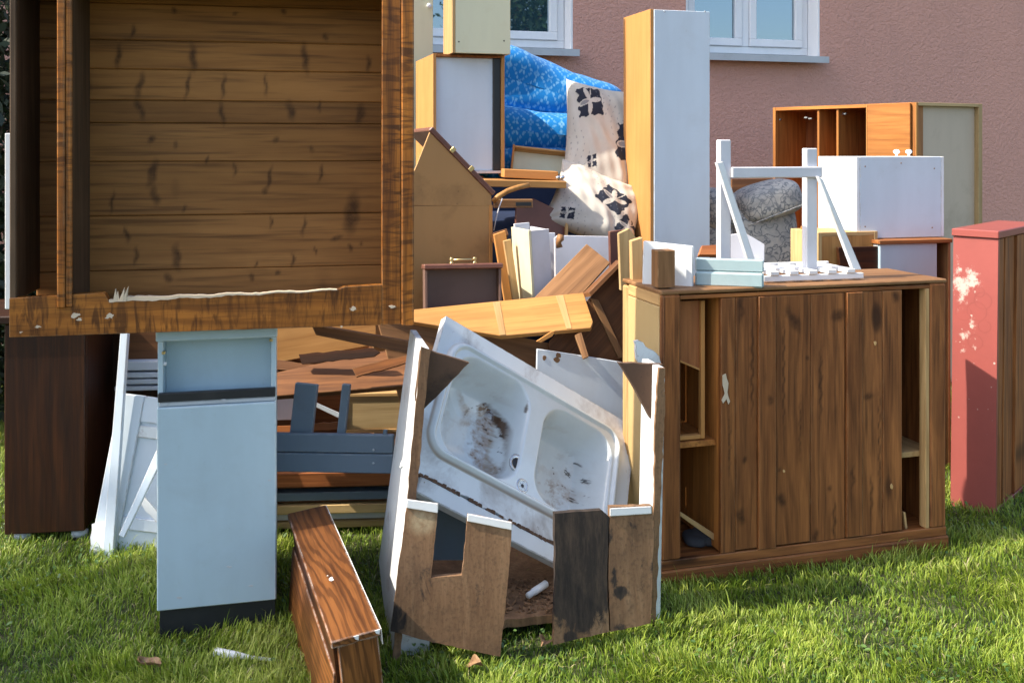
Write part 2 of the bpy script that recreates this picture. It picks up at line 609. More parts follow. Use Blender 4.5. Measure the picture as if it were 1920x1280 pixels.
def tube(name, parent, pts, r, mat, M=None, n=8, label=None, cat=None, group=None, radii=None, caps=True):
    pts = [Vector(p) for p in pts]
    bm = bmesh.new()
    rings = []
    ref = Vector((.13, .27, .95))
    for i, p in enumerate(pts):
        d = (pts[min(i + 1, len(pts) - 1)] - pts[max(i - 1, 0)]).normalized()
        a = d.cross(ref)
        if a.length < .05:
            a = d.cross(Vector((1, 0, 0)))
        a.normalize()
        b = d.cross(a)
        rr = radii[i] if radii else r
        rings.append([bm.verts.new(p + a * rr * math.cos(2 * math.pi * k / n) + b * rr * math.sin(2 * math.pi * k / n)) for k in range(n)])
    for q, s in zip(rings, rings[1:]):
        for k in range(n):
            bm.faces.new((q[k], q[(k + 1) % n], s[(k + 1) % n], s[k]))
    if caps:
        bm.faces.new(rings[0][::-1])
        bm.faces.new(rings[-1])
    me = bm_done(bm, name, M_(mat), 0, True)
    return put(name, me, parent, M, label, cat, group)


def lathe(name, parent, prof, mat, M=None, n=24, label=None):
    """prof [(r, h)] about local z"""
    bm = bmesh.new()
    rings = [[bm.verts.new((r * math.cos(2 * math.pi * k / n), r * math.sin(2 * math.pi * k / n), h)) for k in range(n)] for r, h in prof]
    for q, s in zip(rings, rings[1:]):
        for k in range(n):
            bm.faces.new((q[k], q[(k + 1) % n], s[(k + 1) % n], s[k]))
    bm.faces.new(rings[0][::-1])
    bm.faces.new(rings[-1])
    me = bm_done(bm, name, M_(mat), 0, True)
    return put(name, me, parent, M, label)


def pix(co):
    q = co - np.array(C0)
    zc = q @ np.array(FW)
    return 960 + FPX * (q @ np.array(RT)) / zc, HROW - FPX * (q @ np.array(UP)) / zc


def knot_plank(o, name, x0, x1, y0, y1, z0, z1, mat, axis, knots, bev=.002, step=.0055):
    """a board whose face carries its own knots and dark streaks (cx, cy, half width, half height, tilt)"""
    cx, cy, cz = (x0 + x1) / 2, (y0 + y1) / 2, (z0 + z1) / 2
    w, h, t = x1 - x0, z1 - z0, y1 - y0
    nx, nz = max(3, int(w / step)), max(3, int(h / step))
    def ax(L, n):
        a = np.linspace(-L / 2 + bev, L / 2 - bev, n)
        return np.concatenate([[-L / 2, -L / 2], a, [L / 2, L / 2]])
    X, Z = np.meshgrid(ax(w, nx), ax(h, nz), indexing='ij')
    Y = np.full_like(X, -t / 2)
    Y[1, :] = Y[-2, :] = -t / 2 + bev
    Y[:, 1] = Y[:, -2] = -t / 2 + bev
    Y[0, :] = Y[-1, :] = t / 2
    Y[:, 0] = Y[:, -1] = t / 2
    XYZ = np.stack([X, Y, Z], -1)
    M = o.matrix_basis @ Matrix.Translation((cx, cy, cz))
    Mn = np.array(M)
    P3 = XYZ.reshape(-1, 3) @ Mn[:3, :3].T + Mn[:3, 3]
    px, py = pix(P3)
    v = np.zeros(len(px))
    for kx, ky, kw, kh, tl in knots:
        if kx + 80 < px.min() or kx - 80 > px.max() or ky + 80 < py.min() or ky - 80 > py.max():
            continue
        c, sn = math.cos(rad(tl)), math.sin(rad(tl))
        wob = 1.6 * np.sin(py * .21 + kx) + 1.2 * np.sin(px * .17 + ky)
        a = ((px - kx) * c + (py - ky) * sn + wob) / kw
        b = (-(px - kx) * sn + (py - ky) * c) / kh
        v = np.maximum(v, np.clip(1.25 - np.hypot(a, b), 0, .78))
    me = grid_mesh(name, XYZ, M_(mat, axis), {'knot': v}, smooth=False)
    return put(name, me, o, Matrix.Translation((cx, cy, cz)))


WKNOTS = [(222, 107, 7, 24, 8), (362, 108, 9, 28, -6), (572, 110, 8, 30, -8), (262, 160, 6, 26, 14), (352, 160, 5, 28, 10), (420, 163, 4, 24, 5), (498, 160, 4, 22, -4), (262, 205, 7, 22, -20), (416, 212, 6, 24, -12), (545, 208, 9, 20, -14), (676, 214, 8, 20, 10),
          (284, 262, 7, 8, 0), (330, 272, 4, 8, 15), (516, 262, 6, 6, 0), (585, 280, 4, 7, 0), (286, 325, 8, 28, 12), (290, 366, 9, 20, -16), (505, 335, 5, 24, 10), (498, 358, 5, 7, 0), (602, 325, 4, 18, 12), (440, 318, 3, 14, 0), (211, 380, 4, 22, 8), (238, 440, 4, 16, -10),
          (331, 482, 8, 26, -4), (315, 521, 7, 9, 0), (520, 511, 5, 5, 0), (480, 496, 3, 7, 10), (570, 425, 4, 20, 12), (508, 416, 3, 13, 0), (655, 465, 4, 9, -20), (679, 457, 4, 4, 0), (632, 446, 15, 5, -22), (550, 487, 3, 14, 0), (326, 20, 6, 7, 0), (532, 22, 6, 6, 0), (440, 26, 7, 3, 0), (472, 520, 4, 8, 10), (345, 391, 3, 8, 0), (660, 400, 14, 40, 8), (256, 480, 4, 18, 4), (390, 300, 3, 9, 0), (610, 70, 5, 7, 0), (250, 60, 4, 14, 10), (590, 470, 3, 9, -12), (600, 200, 3, 12, 0), (690, 120, 5, 16, 0)]
PKNOTS = [(1487, 598, 9, 28, -28), (1572, 591, 13, 12, 0), (1514, 671, 4, 5, 0), (1443, 751, 5, 10, 0), (1628, 743, 9, 7, 0), (1396, 862, 5, 8, 0), (1389, 968, 8, 16, 0), (1465, 937, 10, 13, 0), (1556, 915, 4, 6, 0), (1390, 575, 7, 34, 0), (1659, 1007, 12, 10, 0), (1600, 893, 3, 22, 0), (1678, 556, 9, 12, 0), (1500, 800, 2, 60, 0), (1540, 720, 2.5, 80, 0), (1650, 820, 2, 90, 0), (1470, 700, 2, 110, 0), (1565, 980, 3, 50, 0), (1410, 700, 2.5, 90, 0), (1635, 930, 3, 40, 0), (1368, 830, 2.5, 70, 0), (1255, 800, 3, 60, 0), (1258, 640, 4, 9, 0), (1755, 720, 3, 70, 0), (1462, 880, 3, 5, 0), (1530, 1005, 5, 14, 0)]


def dots(o, pts, y, mat='darkgap', r=.0035):
    """screw holes in the front face of a thing: (x, z) places"""
    for x, z in pts:
        lathe('screw_hole', o, [(r, 0), (r, .0012), (r * .4, .0014)], mat, Matrix.Translation((x, y, z)) @ Matrix.Rotation(math.pi / 2, 4, 'X'), 8)


def carcass(o, w, h, d, t, m_side, m_back=None, m_top=None, open_front=True):
    """sides, top, bottom, back of a cabinet in the thing's frame"""
    box(o, 'side_panel', 0, t, 0, d, 0, h, m_side)
    box(o, 'side_panel', w - t, w, 0, d, 0, h, m_side)
    box(o, 'top_panel', t, w - t, 0.001, d, h - t, h, m_top or m_side)
    box(o, 'bottom_panel', t, w - t, 0.001, d, 0, t, m_side)
    if m_back:
        box(o, 'back_panel', t, w - t, d - .006, d - .001, t, h - t, m_back)
# ================================================================== SETTING
def ground():
    m, nt, bs = start('soil_and_thatch')
    v = coords(nt, loc_random=False)
    a = noise(nt, v, 3, 6, .7)
    b = noise(nt, v, 45, 4, .7)
    col = ramp(nt, b, [(.35, (.022, .028, .008)), (.6, (.06, .072, .02)), (.8, (.12, .11, .05))])
    col = mixc(nt, ramp(nt, a, [(.55, 0.0), (.7, .6)]), col, (.05, .035, .02))
    nt.links.new(col, bs.inputs['Base Color'])
    bs.inputs['Roughness'].default_value = .95
    bp = N(nt, 'ShaderNodeBump', {'Strength': .8, 'Distance': .02, 'Height': b})
    nt.links.new(bp.outputs[0], bs.inputs['Normal'])
    s = [-300, -12, -4, -1, 1, 3, 8, 300]
    XY = np.array([[(x, y, 0) for y in s] for x in s], float)
    o = put('ground', grid_mesh('ground', XY, m, smooth=False))
    o['kind'] = 'structure'


def grass():
    m, nt, bs = start('grass_blade')
    at = N(nt, 'ShaderNodeAttribute', attribute_name='tone').outputs['Fac']
    hh = N(nt, 'ShaderNodeAttribute', attribute_name='tip').outputs['Fac']
    col = ramp(nt, at, [(0.0, (.045, .105, .010)), (.35, (.165, .255, .018)), (.70, (.33, .41, .046)), (.88, (.45, .49, .11)), (.95, (.36, .33, .14)), (1.0, (.45, .38, .21))])
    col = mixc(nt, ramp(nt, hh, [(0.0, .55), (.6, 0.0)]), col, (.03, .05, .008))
    nt.links.new(col, bs.inputs['Base Color'])
    bs.inputs['Roughness'].default_value = .55
    tr = N(nt, 'ShaderNodeBsdfTranslucent')
    nt.links.new(mixc(nt, .5, col, (.22, .34, .02)), tr.inputs[0])
    mx = N(nt, 'ShaderNodeMixShader', {0: .30, 1: bs.outputs[0], 2: tr.outputs[0]})
    nt.links.new(mx.outputs[0], nt.nodes['Material Output'].inputs[0])
    # uneven density, more blades close by
    n = 430000
    Y = 2.05 + (rng.random(n) ** 1.7) * 4.2
    X = (rng.random(n) * 2 - 1) * (Y * .62 + .25)
    # patchiness from sums of sines
    pt = np.sin(X * 5.1 + 1.3 * np.sin(Y * 4.2)) + np.sin(Y * 6.3 + 1.7 * np.sin(X * 3.1)) + .8 * np.sin(X * 13 + Y * 11) + .7 * np.sin(X * 21 - Y * 17 + 2 * np.sin(Y * 9))
    keep = rng.random(n) < np.clip(.80 + .12 * pt, .5, 1)
    X, Y, pt = X[keep], Y[keep], pt[keep]
    n = len(X)
    tuft = np.sin(X * 30 + 3 * np.sin(Y * 26)) * np.sin(Y * 34 + 2 * np.sin(X * 28))
    L = (.018 + .024 * rng.random(n) ** 1.3) * (1 + .14 * pt + .28 * tuft)
    L = np.clip(L * (1 + .5 * (rng.random(n) > .97)), .012, .10)
    dead = rng.random(n) < .045
    az = rng.random(n) * 2 * np.pi + 0.0
    # neighbours lean alike
    az = az * .62 + (2.4 * np.sin(X * 9 + 2 * np.sin(Y * 7)) + 2.2 * np.sin(Y * 11)) * .6
    bend = np.clip(rng.normal(.65, .32, n), .05, 1.5)
    bend[dead] += .6
    wid = .0009 + .0010 * rng.random(n)
    dx, dy = np.cos(az), np.sin(az)
    sx, sy = -dy, dx
    tw = rng.normal(0, .7, n)
    sx2, sy2 = sx * np.cos(tw) + dx * np.sin(tw), sy * np.cos(tw) + dy * np.sin(tw)
    co = np.zeros((n, 7, 3), np.float32)
    for k, (s, wk) in enumerate(((0, 1.0), (.38, 1.0), (.74, .72))):
        ang = bend * (s ** 1.2) * 1.25
        rr = L * s * np.sin(ang * .62)
        zz = L * s * np.cos(ang * .62)
        for j, sg in enumerate((-1, 1)):
            co[:, 2 * k + j, 0] = X + dx * rr + sg * sx2 * wid * wk
            co[:, 2 * k + j, 1] = Y + dy * rr + sg * sy2 * wid * wk
            co[:, 2 * k + j, 2] = zz - (.004 if k == 0 else 0)
    ang = bend * 1.25
    co[:, 6, 0] = X + dx * L * np.sin(ang * .62)
    co[:, 6, 1] = Y + dy * L * np.sin(ang * .62)
    co[:, 6, 2] = L * np.cos(ang * .62)
    b = (np.arange(n) * 7)[:, None]
    q = np.concatenate([b + np.array([[0, 1, 3, 2]]), b + np.array([[2, 3, 5, 4]])], 1).reshape(-1, 4)
    t = (b + np.array([[4, 5, 6]])).reshape(-1, 3)
    me = bpy.data.meshes.new('grass')
    me.vertices.add(n * 7)
    me.vertices.foreach_set('co', co.reshape(-1))
    li = np.concatenate([q.reshape(-1), t.reshape(-1)]).astype(np.int32)
    me.loops.add(len(li))
    me.loops.foreach_set('vertex_index', li)
    me.polygons.add(len(q) + len(t))
    ls = np.concatenate([np.arange(len(q)) * 4, len(q) * 4 + np.arange(len(t)) * 3]).astype(np.int32)
    me.polygons.foreach_set('loop_start', ls)
    me.polygons.foreach_set('use_smooth', np.ones(len(ls), bool))
    me.update(calc_edges=True)
    tone = np.clip(.50 + .10 * pt + rng.normal(0, .17, n), 0, .86)
    tone[dead] = .93 + .07 * rng.random(dead.sum())
    a = me.attributes.new('tone', 'FLOAT', 'POINT')
    a.data.foreach_set('value', np.repeat(tone, 7).astype(np.float32))
    a = me.attributes.new('tip', 'FLOAT', 'POINT')
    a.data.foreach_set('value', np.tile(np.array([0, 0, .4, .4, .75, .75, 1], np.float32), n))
    me.materials.append(m)
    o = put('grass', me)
    o['kind'] = 'stuff'
    o['label'] = 'short green lawn grass round the heap'
    # low broad leaves (clover, daisy rosettes) between the blades
    m2, nt, bs = start('clover_leaf')
    at = N(nt, 'ShaderNodeAttribute', attribute_name='tone').outputs['Fac']
    nt.links.new(ramp(nt, at, [(0, (.03, .075, .012)), (1, (.09, .165, .03))]), bs.inputs['Base Color'])
    bs.inputs['Roughness'].default_value = .45
    nl = 15000
    Y = 2.05 + rng.random(nl) ** 1.6 * 3.2
    X = (rng.random(nl) * 2 - 1) * (Y * .6 + .2)
    pk = np.sin(X * 4.3 + 2 + 1.2 * np.sin(Y * 3)) + np.sin(Y * 5 + X * 2.0) - .6 * X
    k = rng.random(nl) < np.clip(.3 + .3 * pk, 0, 1)
    X, Y = X[k], Y[k]
    nl = len(X)
    az = rng.random(nl) * 6.28
    R = .004 + .006 * rng.random(nl)
    zz = .010 + .022 * rng.random(nl)
    tl = rng.normal(0, .35, (nl, 2))
    ring = np.array([(-1, 0), (-.4, .62), (.45, .6), (1, 0), (.45, -.6), (-.4, -.62)])
    co = np.zeros((nl, 6, 3), np.float32)
    for j, (p, q_) in enumerate(ring):
        ex = (np.cos(az) * p - np.sin(az) * q_ * .8) * R
        ey = (np.sin(az) * p + np.cos(az) * q_ * .8) * R
        co[:, j, 0] = X + ex
        co[:, j, 1] = Y + ey
        co[:, j, 2] = zz + ex * tl[:, 0] + ey * tl[:, 1] + .25 * R * abs(q_)
    me = bpy.data.meshes.new('clover')
    me.vertices.add(nl * 6)
    me.vertices.foreach_set('co', co.reshape(-1))
    b = (np.arange(nl) * 6)[:, None]
    q = np.concatenate([b + np.array([[0, 1, 2, 3]]), b + np.array([[0, 3, 4, 5]])], 1).reshape(-1, 4)
    me.loops.add(q.size)
    me.loops.foreach_set('vertex_index', q.reshape(-1).astype(np.int32))
    me.polygons.add(len(q))
    me.polygons.foreach_set('loop_start', (np.arange(len(q)) * 4).astype(np.int32))
    me.update(calc_edges=True)
    a = me.attributes.new('tone', 'FLOAT', 'POINT')
    a.data.foreach_set('value', np.repeat(rng.random(nl), 6).astype(np.float32))
    me.materials.append(m2)
    o = put('clover', me)
    o['kind'] = 'stuff'
    o['label'] = 'small round clover leaves low in the lawn'


# ------------------------------------------------------------------ house
def house():
    A = 16.0
    fr = Fr(Vector((0, 6.9, 0)), A)
    o = thing('house', 'pink rendered house wall with white framed windows behind the heap', 'house', fr.M)
    m, nt, bs = start('pink_render')
    v = coords(nt, loc_random=False)
    n1 = noise(nt, v, 42, 4, .6, .6)
    n2 = noise(nt, v, 140, 3, .6)
    n0 = noise(nt, v, 1.3, 4, .6)
    col = mixc(nt, ramp(nt, n1, [(.35, 0.0), (.7, .5)]), (.72, .385, .30), (.60, .31, .24))
    col = mixc(nt, ramp(nt, n0, [(.35, 0.0), (.7, .6)]), col, (.60, .33, .265))
    n9 = noise(nt, scl(nt, v, (5, 5, .5)), 1.2, 5, .65)
    col = mixc(nt, ramp(nt, n9, [(.55, 0.0), (.8, .3)]), col, (.40, .22, .18))
    nt.links.new(col, bs.inputs['Base Color'])
    bs.inputs['Roughness'].default_value = .9
    bp = N(nt, 'ShaderNodeBump', {'Strength': .9, 'Distance': .024, 'Height': mth(nt, 'ADD', n1, mth(nt, 'MULTIPLY', n2, .4))})
    nt.links.new(bp.outputs[0], bs.inputs['Normal'])
    T = .35
    # windows: opening x0,x1,z0
    z0 = fr.Z(100, fr.X(1072))
    wins = []
    xr1 = along(fr.O + ZA * z0, fr.x, 1075)
    wins.append((xr1 - 1.30, xr1))
    xr2 = along(fr.O + ZA * z0, fr.x, 1538)
    wins.append((xr2 - 1.12, xr2))
    H = 1.45
    bm = bmesh.new()

    def bb(x0, x1, za, zb):
        g = bmesh.ops.create_cube(bm, size=1.0)
        for q in g['verts']:
            q.co = Vector(((x0 + x1) / 2 + q.co.x * (x1 - x0), T / 2 + q.co.y * T, (za + zb) / 2 + q.co.z * (zb - za)))
    xs = [-3.6]
    for a, b in wins:
        xs += [a, b]
    xs.append(9.0)
    for i in range(0, len(xs) - 1, 2):
        bb(xs[i], xs[i + 1], -.2, 5.6)
    for a, b in wins:
        bb(a, b, -.2, z0)
        bb(a, b, z0 + H, 5.6)
    put('wall', bm_done(bm, 'wall', m, 0), o)
    gm, gt, gb = start('window_glass')
    gb.inputs['Base Color'].default_value = (.02, .05, .07, 1)
    gb.inputs['Roughness'].default_value = .015
    gb.inputs['IOR'].default_value = 3.8
    gb.inputs['Specular Tint'].default_value = (.72, .88, 1.0, 1)  # blue tint paints the sky's colour into the reflections
    for wi, (a, b) in enumerate(wins):
        wroot = bpy.data.objects.new('window', None)
        COL.objects.link(wroot)
        wroot.parent = o
        wroot.location = (a, 0, z0)
        w = b - a
        # reveal is white: lining boards
        for nm, q in (('reveal', (.001, .018, .004, .16, .03, H - .02)), ('reveal', (w - .018, w - .001, .004, .16, .03, H - .02)), ('reveal', (.018, w - .018, .004, .16, H - .02, H - .002))):
            box(wroot, nm, *q, 'winwhite', .002)
        fo = .14
        F = .055
        box(wroot, 'frame', .02, w - .02, fo, fo + .06, .045, .045 + F, 'winwhite', .004)
        box(wroot, 'frame', .02, w - .02, fo, fo + .06, H - .03 - F, H - .03, 'winwhite', .004)
        box(wroot, 'frame', .02, .02 + F, fo + .001, fo + .06, .045 + F, H - .03 - F, 'winwhite', .004)
        box(wroot, 'frame', w - .02 - F, w - .02, fo + .001, fo + .06, .045 + F, H - .03 - F, 'winwhite', .004)
        mid = w / 2
        box(wroot, 'frame', mid - .03, mid + .03, fo - .006, fo + .06, .045 + F, H - .03 - F, 'winwhite', .004)
        for s in (0, 1):
            xa = .02 + F if s == 0 else mid + .03
            xb = mid - .03 if s == 0 else w - .02 - F
            za, zb = .045 + F, H - .03 - F
            k = .06
            for q in ((xa + .002, xb - .002, za + .002, za + k), (xa + .002, xb - .002, zb - k, zb - .002), (xa + .002, xa + k, za + k, zb - k), (xb - k, xb - .002, za + k, zb - k)):
                box(wroot, 'sash', q[0], q[1], fo - .018, fo + .04, q[2], q[3], 'winwhite', .005)
            box(wroot, 'pane', xa + k - .004, xb - k + .004, fo + .012, fo + .018, za + k - .004, zb - k + .004, gm, 0)
        # sloped metal sill with its drip edge
        prism(wroot, 'sill', [(-.10, .012), (.16, .040), (.16, .044), (-.10, .018), (-.10, -.030), (-.096, -.030)][::-1], -.012, w + .012, 'silltin', 0, 0, M=Matrix.Rotation(math.pi / 2, 4, 'Z') @ Matrix.Scale(-1, 4, (0, 1, 0)))
    return fr


# leafy crown of small cards
def leaf_mat(name, c0, c1):
    m, nt, bs = start(name)
    at = N(nt, 'ShaderNodeAttribute', attribute_name='tone').outputs['Fac']
    nt.links.new(ramp(nt, at, [(0, c0), (1, c1)]), bs.inputs['Base Color'])
    bs.inputs['Roughness'].default_value = .5
    return m


def leaves(name, parent, cen, rx, ry, rz, n, size, mat, clump=40):
    cl = rng.normal(0, 1, (clump, 3))
    cl /= np.linalg.norm(cl, axis=1)[:, None]
    cl *= (rng.random((clump, 1)) ** .4)
    cid = rng.integers(0, clump, n)
    p = cl[cid] + rng.normal(0, .16, (n, 3))
    p = p * np.array([rx, ry, rz]) + np.array(cen)
    d1 = rng.normal(0, 1, (n, 3))
    d1 /= np.linalg.norm(d1, axis=1)[:, None]
    d2 = np.cross(d1, rng.normal(0, 1, (n, 3)))
    d2 /= np.linalg.norm(d2, axis=1)[:, None]
    s = (size * (.6 + .8 * rng.random(n)))[:, None]
    co = np.stack([p - d1 * s, p + d2 * s * .45, p + d1 * s, p - d2 * s * .45], 1)
    me = bpy.data.meshes.new(name)
    me.vertices.add(n * 4)
    me.vertices.foreach_set('co', co.reshape(-1).astype(np.float32))
    me.loops.add(n * 4)
    me.loops.foreach_set('vertex_index', np.arange(n * 4, dtype=np.int32))
    me.polygons.add(n)
    me.polygons.foreach_set('loop_start', (np.arange(n) * 4).astype(np.int32))
    me.update(calc_edges=True)
    a = me.attributes.new('tone', 'FLOAT', 'POINT')
    a.data.foreach_set('value', np.repeat(np.clip(rng.random(n) * .6 + .4 * (cid / clump), 0, 1), 4).astype(np.float32))
    me.materials.append(mat)
    return put(name, me, parent)


def tree(name, label, loc, h, trunk_r, cr, cz, n, leaf=.06, mats=None, group=None):
    o = thing(name, label, 'tree', Matrix.Translation(loc), group)
    bark = 'brown'
    rnd = random.Random(name + label)
    trunk = [(0, 0, -.1), (.05, .02, h * .2), (-.03, .06, h * .42), (.04, 0, h * .62), (0, .05, h * .9)]
    tube('trunk', o, trunk, trunk_r, bark, radii=[trunk_r * 1.25, trunk_r, trunk_r * .8, trunk_r * .55, trunk_r * .15], n=12)
    for k in range(7):
        z = h * (.36 + .07 * k)
        an = k * 2.4 + rnd.random()
        L = cr * (.9 - .07 * k)
        tube('branch', o, [(0, 0, z), (math.cos(an) * L * .5, math.sin(an) * L * .5, z + L * .3), (math.cos(an) * L, math.sin(an) * L, z + L * .75)], .04, bark, radii=[trunk_r * .4, trunk_r * .25, trunk_r * .06], n=7)
    leaves('crown', o, (0, 0, cz), cr, cr, h - cz, n, leaf, mats)
    return o


# ================================================================== THINGS
def wardrobe():
    a = 11.0
    fr = Fr(P(18, 632, 2.58), a)
    w = fr.X(776)
    H = 1.03
    D = .235
    o = thing('wardrobe', 'big open wooden wardrobe with figured veneer frame resting on the narrow kitchen unit', 'wardrobe', fr.M)
    t = .018
    rail = fr.Z(556)
    xs = fr.X(716)
    # frame: bottom rail split in two pieces at its broken upper edge, right stile, upper rail
    zt = fr.Z(541, xs) if False else rail
    pts = [(0, 0), (xs, 0), (xs, rail + .006)]
    x_a, x_b = fr.X(205), fr.X(632)
    n = 60
    prof = []
    for i in range(n + 1):
        x = x_b + (x_a - x_b) * i / n
        f = i / n
        dip = -.004 - .014 * f + .0016 * math.sin(i * .5) + random.uniform(-.0006, .0006)
        prof.append((x, rail + dip))
    pts += [(x_b + .02, rail + .003)] + prof + [(x_a - .012, rail + .004), (0, rail - .004)]
    prism(o, 'bottom_rail', pts, -.004, .026, 'figured', .001, 0)
    # torn pale splinters along the break
    topl = [(x, z + .0008 + .0075 * (i / n) ** 1.5 * (1 if i < n - 3 else .5) + random.uniform(-.0008, .0012) * (.3 + i / n)) for i, (x, z) in enumerate(prof)]
    botl = [(x, z - .0015 - .004 * random.random() * (i / n)) for i, (x, z) in enumerate(prof)]
    prism(o, 'torn_edge', topl + botl[::-1], -.0052, .016, 'splint', 0, 0)
    for k in range(7):
        x0 = x_a + .004 + .03 * random.random()
        prism(o, 'splinter', [(x0, rail - .02), (x0 + .012, rail - .02), (x0 + .004 + .012 * random.random(), rail + .004 + .016 * random.random())], -.005 - .0004 * k, .004, 'splint', 0, 2)
    xm = fr.X(752)
    box(o, 'stile', xs, xm - .001, -.004, .028, .0, H, 'figured', .002, 2)
    box(o, 'stile', xm, w, -.007, .03, -.004, H + .003, 'figured', .004, 2)
    box(o, 'top_rail', 0, xs - .001, -.004, .026, H - rail, H, 'figured', .002, 0)
    # chips of torn veneer on the rail
    for px, py, s in ((72, 612, 6), (142, 590, 12), (150, 598, 7), (205, 592, 11), (40, 622, 4), (662, 578, 9), (735, 574, 9), (640, 612, 4)):
        x, z = fr.hit(px, py)
        q = s * .0014
        prism(o, 'veneer_chip', [(x + q * math.cos(th) * random.uniform(.35, 1.15), z + q * .5 * math.sin(th) * random.uniform(.3, 1.2)) for th in np.linspace(0, 5.8, 13)], -.0078 if px > 716 else -.0048, -.003, 'splint', 0, 0)
    # carcass
    lx = fr.X(30)
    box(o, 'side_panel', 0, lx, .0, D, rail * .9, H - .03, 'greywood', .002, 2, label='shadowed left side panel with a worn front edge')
    box(o, 'side_panel', w - .03, w - .006, .031, D, .01, H - .03, 'pineint', .002, 2)
    box(o, 'bottom_panel', lx, w - .031, .027, D - .012, rail - .06, rail - .04, 'pineint')
    box(o, 'top_panel', lx, w - .031, .027, D - .012, H - .05, H - .03, 'pineint')
    # divider with its veneered front lath
    dx0, dx1 = fr.X(109), fr.X(136)
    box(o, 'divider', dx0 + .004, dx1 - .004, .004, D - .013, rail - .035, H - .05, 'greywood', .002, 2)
    box(o, 'divider_lath', dx0, dx0 + (dx1 - dx0) * .55, -.014, .003, rail - .032, H - .05, 'figured', .003, 2)
    box(o, 'divider_lath', dx0 + (dx1 - dx0) * .58, dx1, -.011, .003, rail - .03, H - .05, 'figured', .003, 2)
    # back boards, one by one
    box(o, 'light_stop_sheet', lx * .6, w - .014, D + .0125, D + .016, .05, H - .04, 'brown', 0, 0)  # added behind the boards to stop daylight showing through the seams
    fb = Fr(fr.O + fr.y * D, a)
    ys = [-62, 12, 80, 133, 190, 232, 303, 402, 503, 575]
    zs = [fb.Z(y, fb.X(420)) for y in ys]
    for i in range(len(zs) - 1):
        g = .0005 if i not in (1, 5, 4, 7) else .0014
        off = random.uniform(-.002, .002)
        knot_plank(o, 'plank', lx * .4, w - .012, D - .01 + off, D + .008 + off, zs[i + 1] + g * .5, zs[i] - g * .5, 'pineint', 0, WKNOTS, .0028)
    return o


def kitchen_unit():
    fr = Fr(G(294, 1202), 13.0)
    w = fr.X(518)
    h = fr.Z(620)
    d = .48
    o = thing('kitchen_unit', 'narrow pale blue-white kitchen cupboard with open top niche and black plinth, under the wardrobe', 'cupboard', fr.M)
    t = .014
    zp = fr.Z(1146)
    zn0, zn1 = fr.Z(757), fr.Z(643)
    zs0, zs1 = fr.Z(740), fr.Z(735)
    box(o, 'side_panel', 0, t, .02, d, zp + .002, h - .034, 'coolwhite')
    box(o, 'side_panel', w - t, w, .02, d, zp + .002, h - .034, 'coolwhite')
    box(o, 'top_panel', -.004, w + .003, .008, d, h - .032, h, 'coolwhite', .003, label='top board with yellowed chipped edge')
    box(o, 'back_panel', t, w - t, .085, .095, zn0 - .02, h - .034, 'coolwhite')
    box(o, 'niche_shelf', t, w - t, .022, .084, zn0 - .02, zn0 - .006, 'coolwhite')
    box(o, 'handle_strip', .002, w - .002, .004, .02, zn0 + .002, zn0 + .026, 'black', .002)
    box(o, 'handle_strip', .004, w - .004, .009, .021, zn0 - .011, zn0 + .0005, 'silltin', .002)
    box(o, 'door', 0, w, 0, .018, zp, zn0 - .012, 'coolwhite', .003, 2)
    box(o, 'plinth', .006, w - .003, .012, d - .02, -.02, zp - .004, 'black', .001)
    for px, py in ((304, 664), (507, 640)):
        x, z = fr.hit(px, py)
        box(o, 'shelf_pin', x - .003, x + .006, .016, .03, z - .004, z + .004, 'brass', .001)
    for px, py, r in ((470, 1098, 3), (430, 1062, 2.5), (335, 1120, 3), (505, 900, 2), (310, 870, 2), (420, 749, 2.5)):
        f9 = Fr(fr.O - fr.y * .0006, 13.0)
        plate('scuff', f9, [(px + r * 2.2 * math.cos(q) * random.uniform(.4, 1.2), py + r * .8 * math.sin(q) * random.uniform(.4, 1.3)) for q in np.linspace(0, 5.6, 9)], .0008, 'silltin', o, None, 0)
    x, z = fr.hit(304, 686)
    lathe('hinge_cup', o, [(.0, 0), (.006, 0), (.006, .006), (.003, .008)], 'winwhite', Matrix.Translation((t, .03, z)) @ Matrix.Rotation(math.pi / 2, 4, 'Y'))
    return o


def dark_cabinet():
    fr = Fr(G(8, 1022), 8.0)
    w = fr.X(159)
    h = fr.Z(592)
    o = thing('dark_cabinet', 'tall dark brown wood grain cabinet standing at the far left', 'cabinet', fr.M)
    d = fr.D(212) if False else .40
    z0 = .035
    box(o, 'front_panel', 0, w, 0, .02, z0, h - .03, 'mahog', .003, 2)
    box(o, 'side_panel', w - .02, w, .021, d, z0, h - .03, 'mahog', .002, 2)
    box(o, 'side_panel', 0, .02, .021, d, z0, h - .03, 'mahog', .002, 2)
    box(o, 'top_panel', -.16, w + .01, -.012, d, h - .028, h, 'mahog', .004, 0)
    box(o, 'bottom_panel', .02, w - .02, .03, d, z0 + .002, z0 + .02, 'mahog')
    for x in (.025, w - .05):
        for y in (.02, d - .06):
            tube('glide_foot', o, [(x, y + .02, -.004), (x + .045, y + .02, -.004), (x + .045, y + .02, -.004)] if False else [(x, y + .012, .016), (x + .05, y + .012, .016)], .015, 'silltin', n=12)
    return o


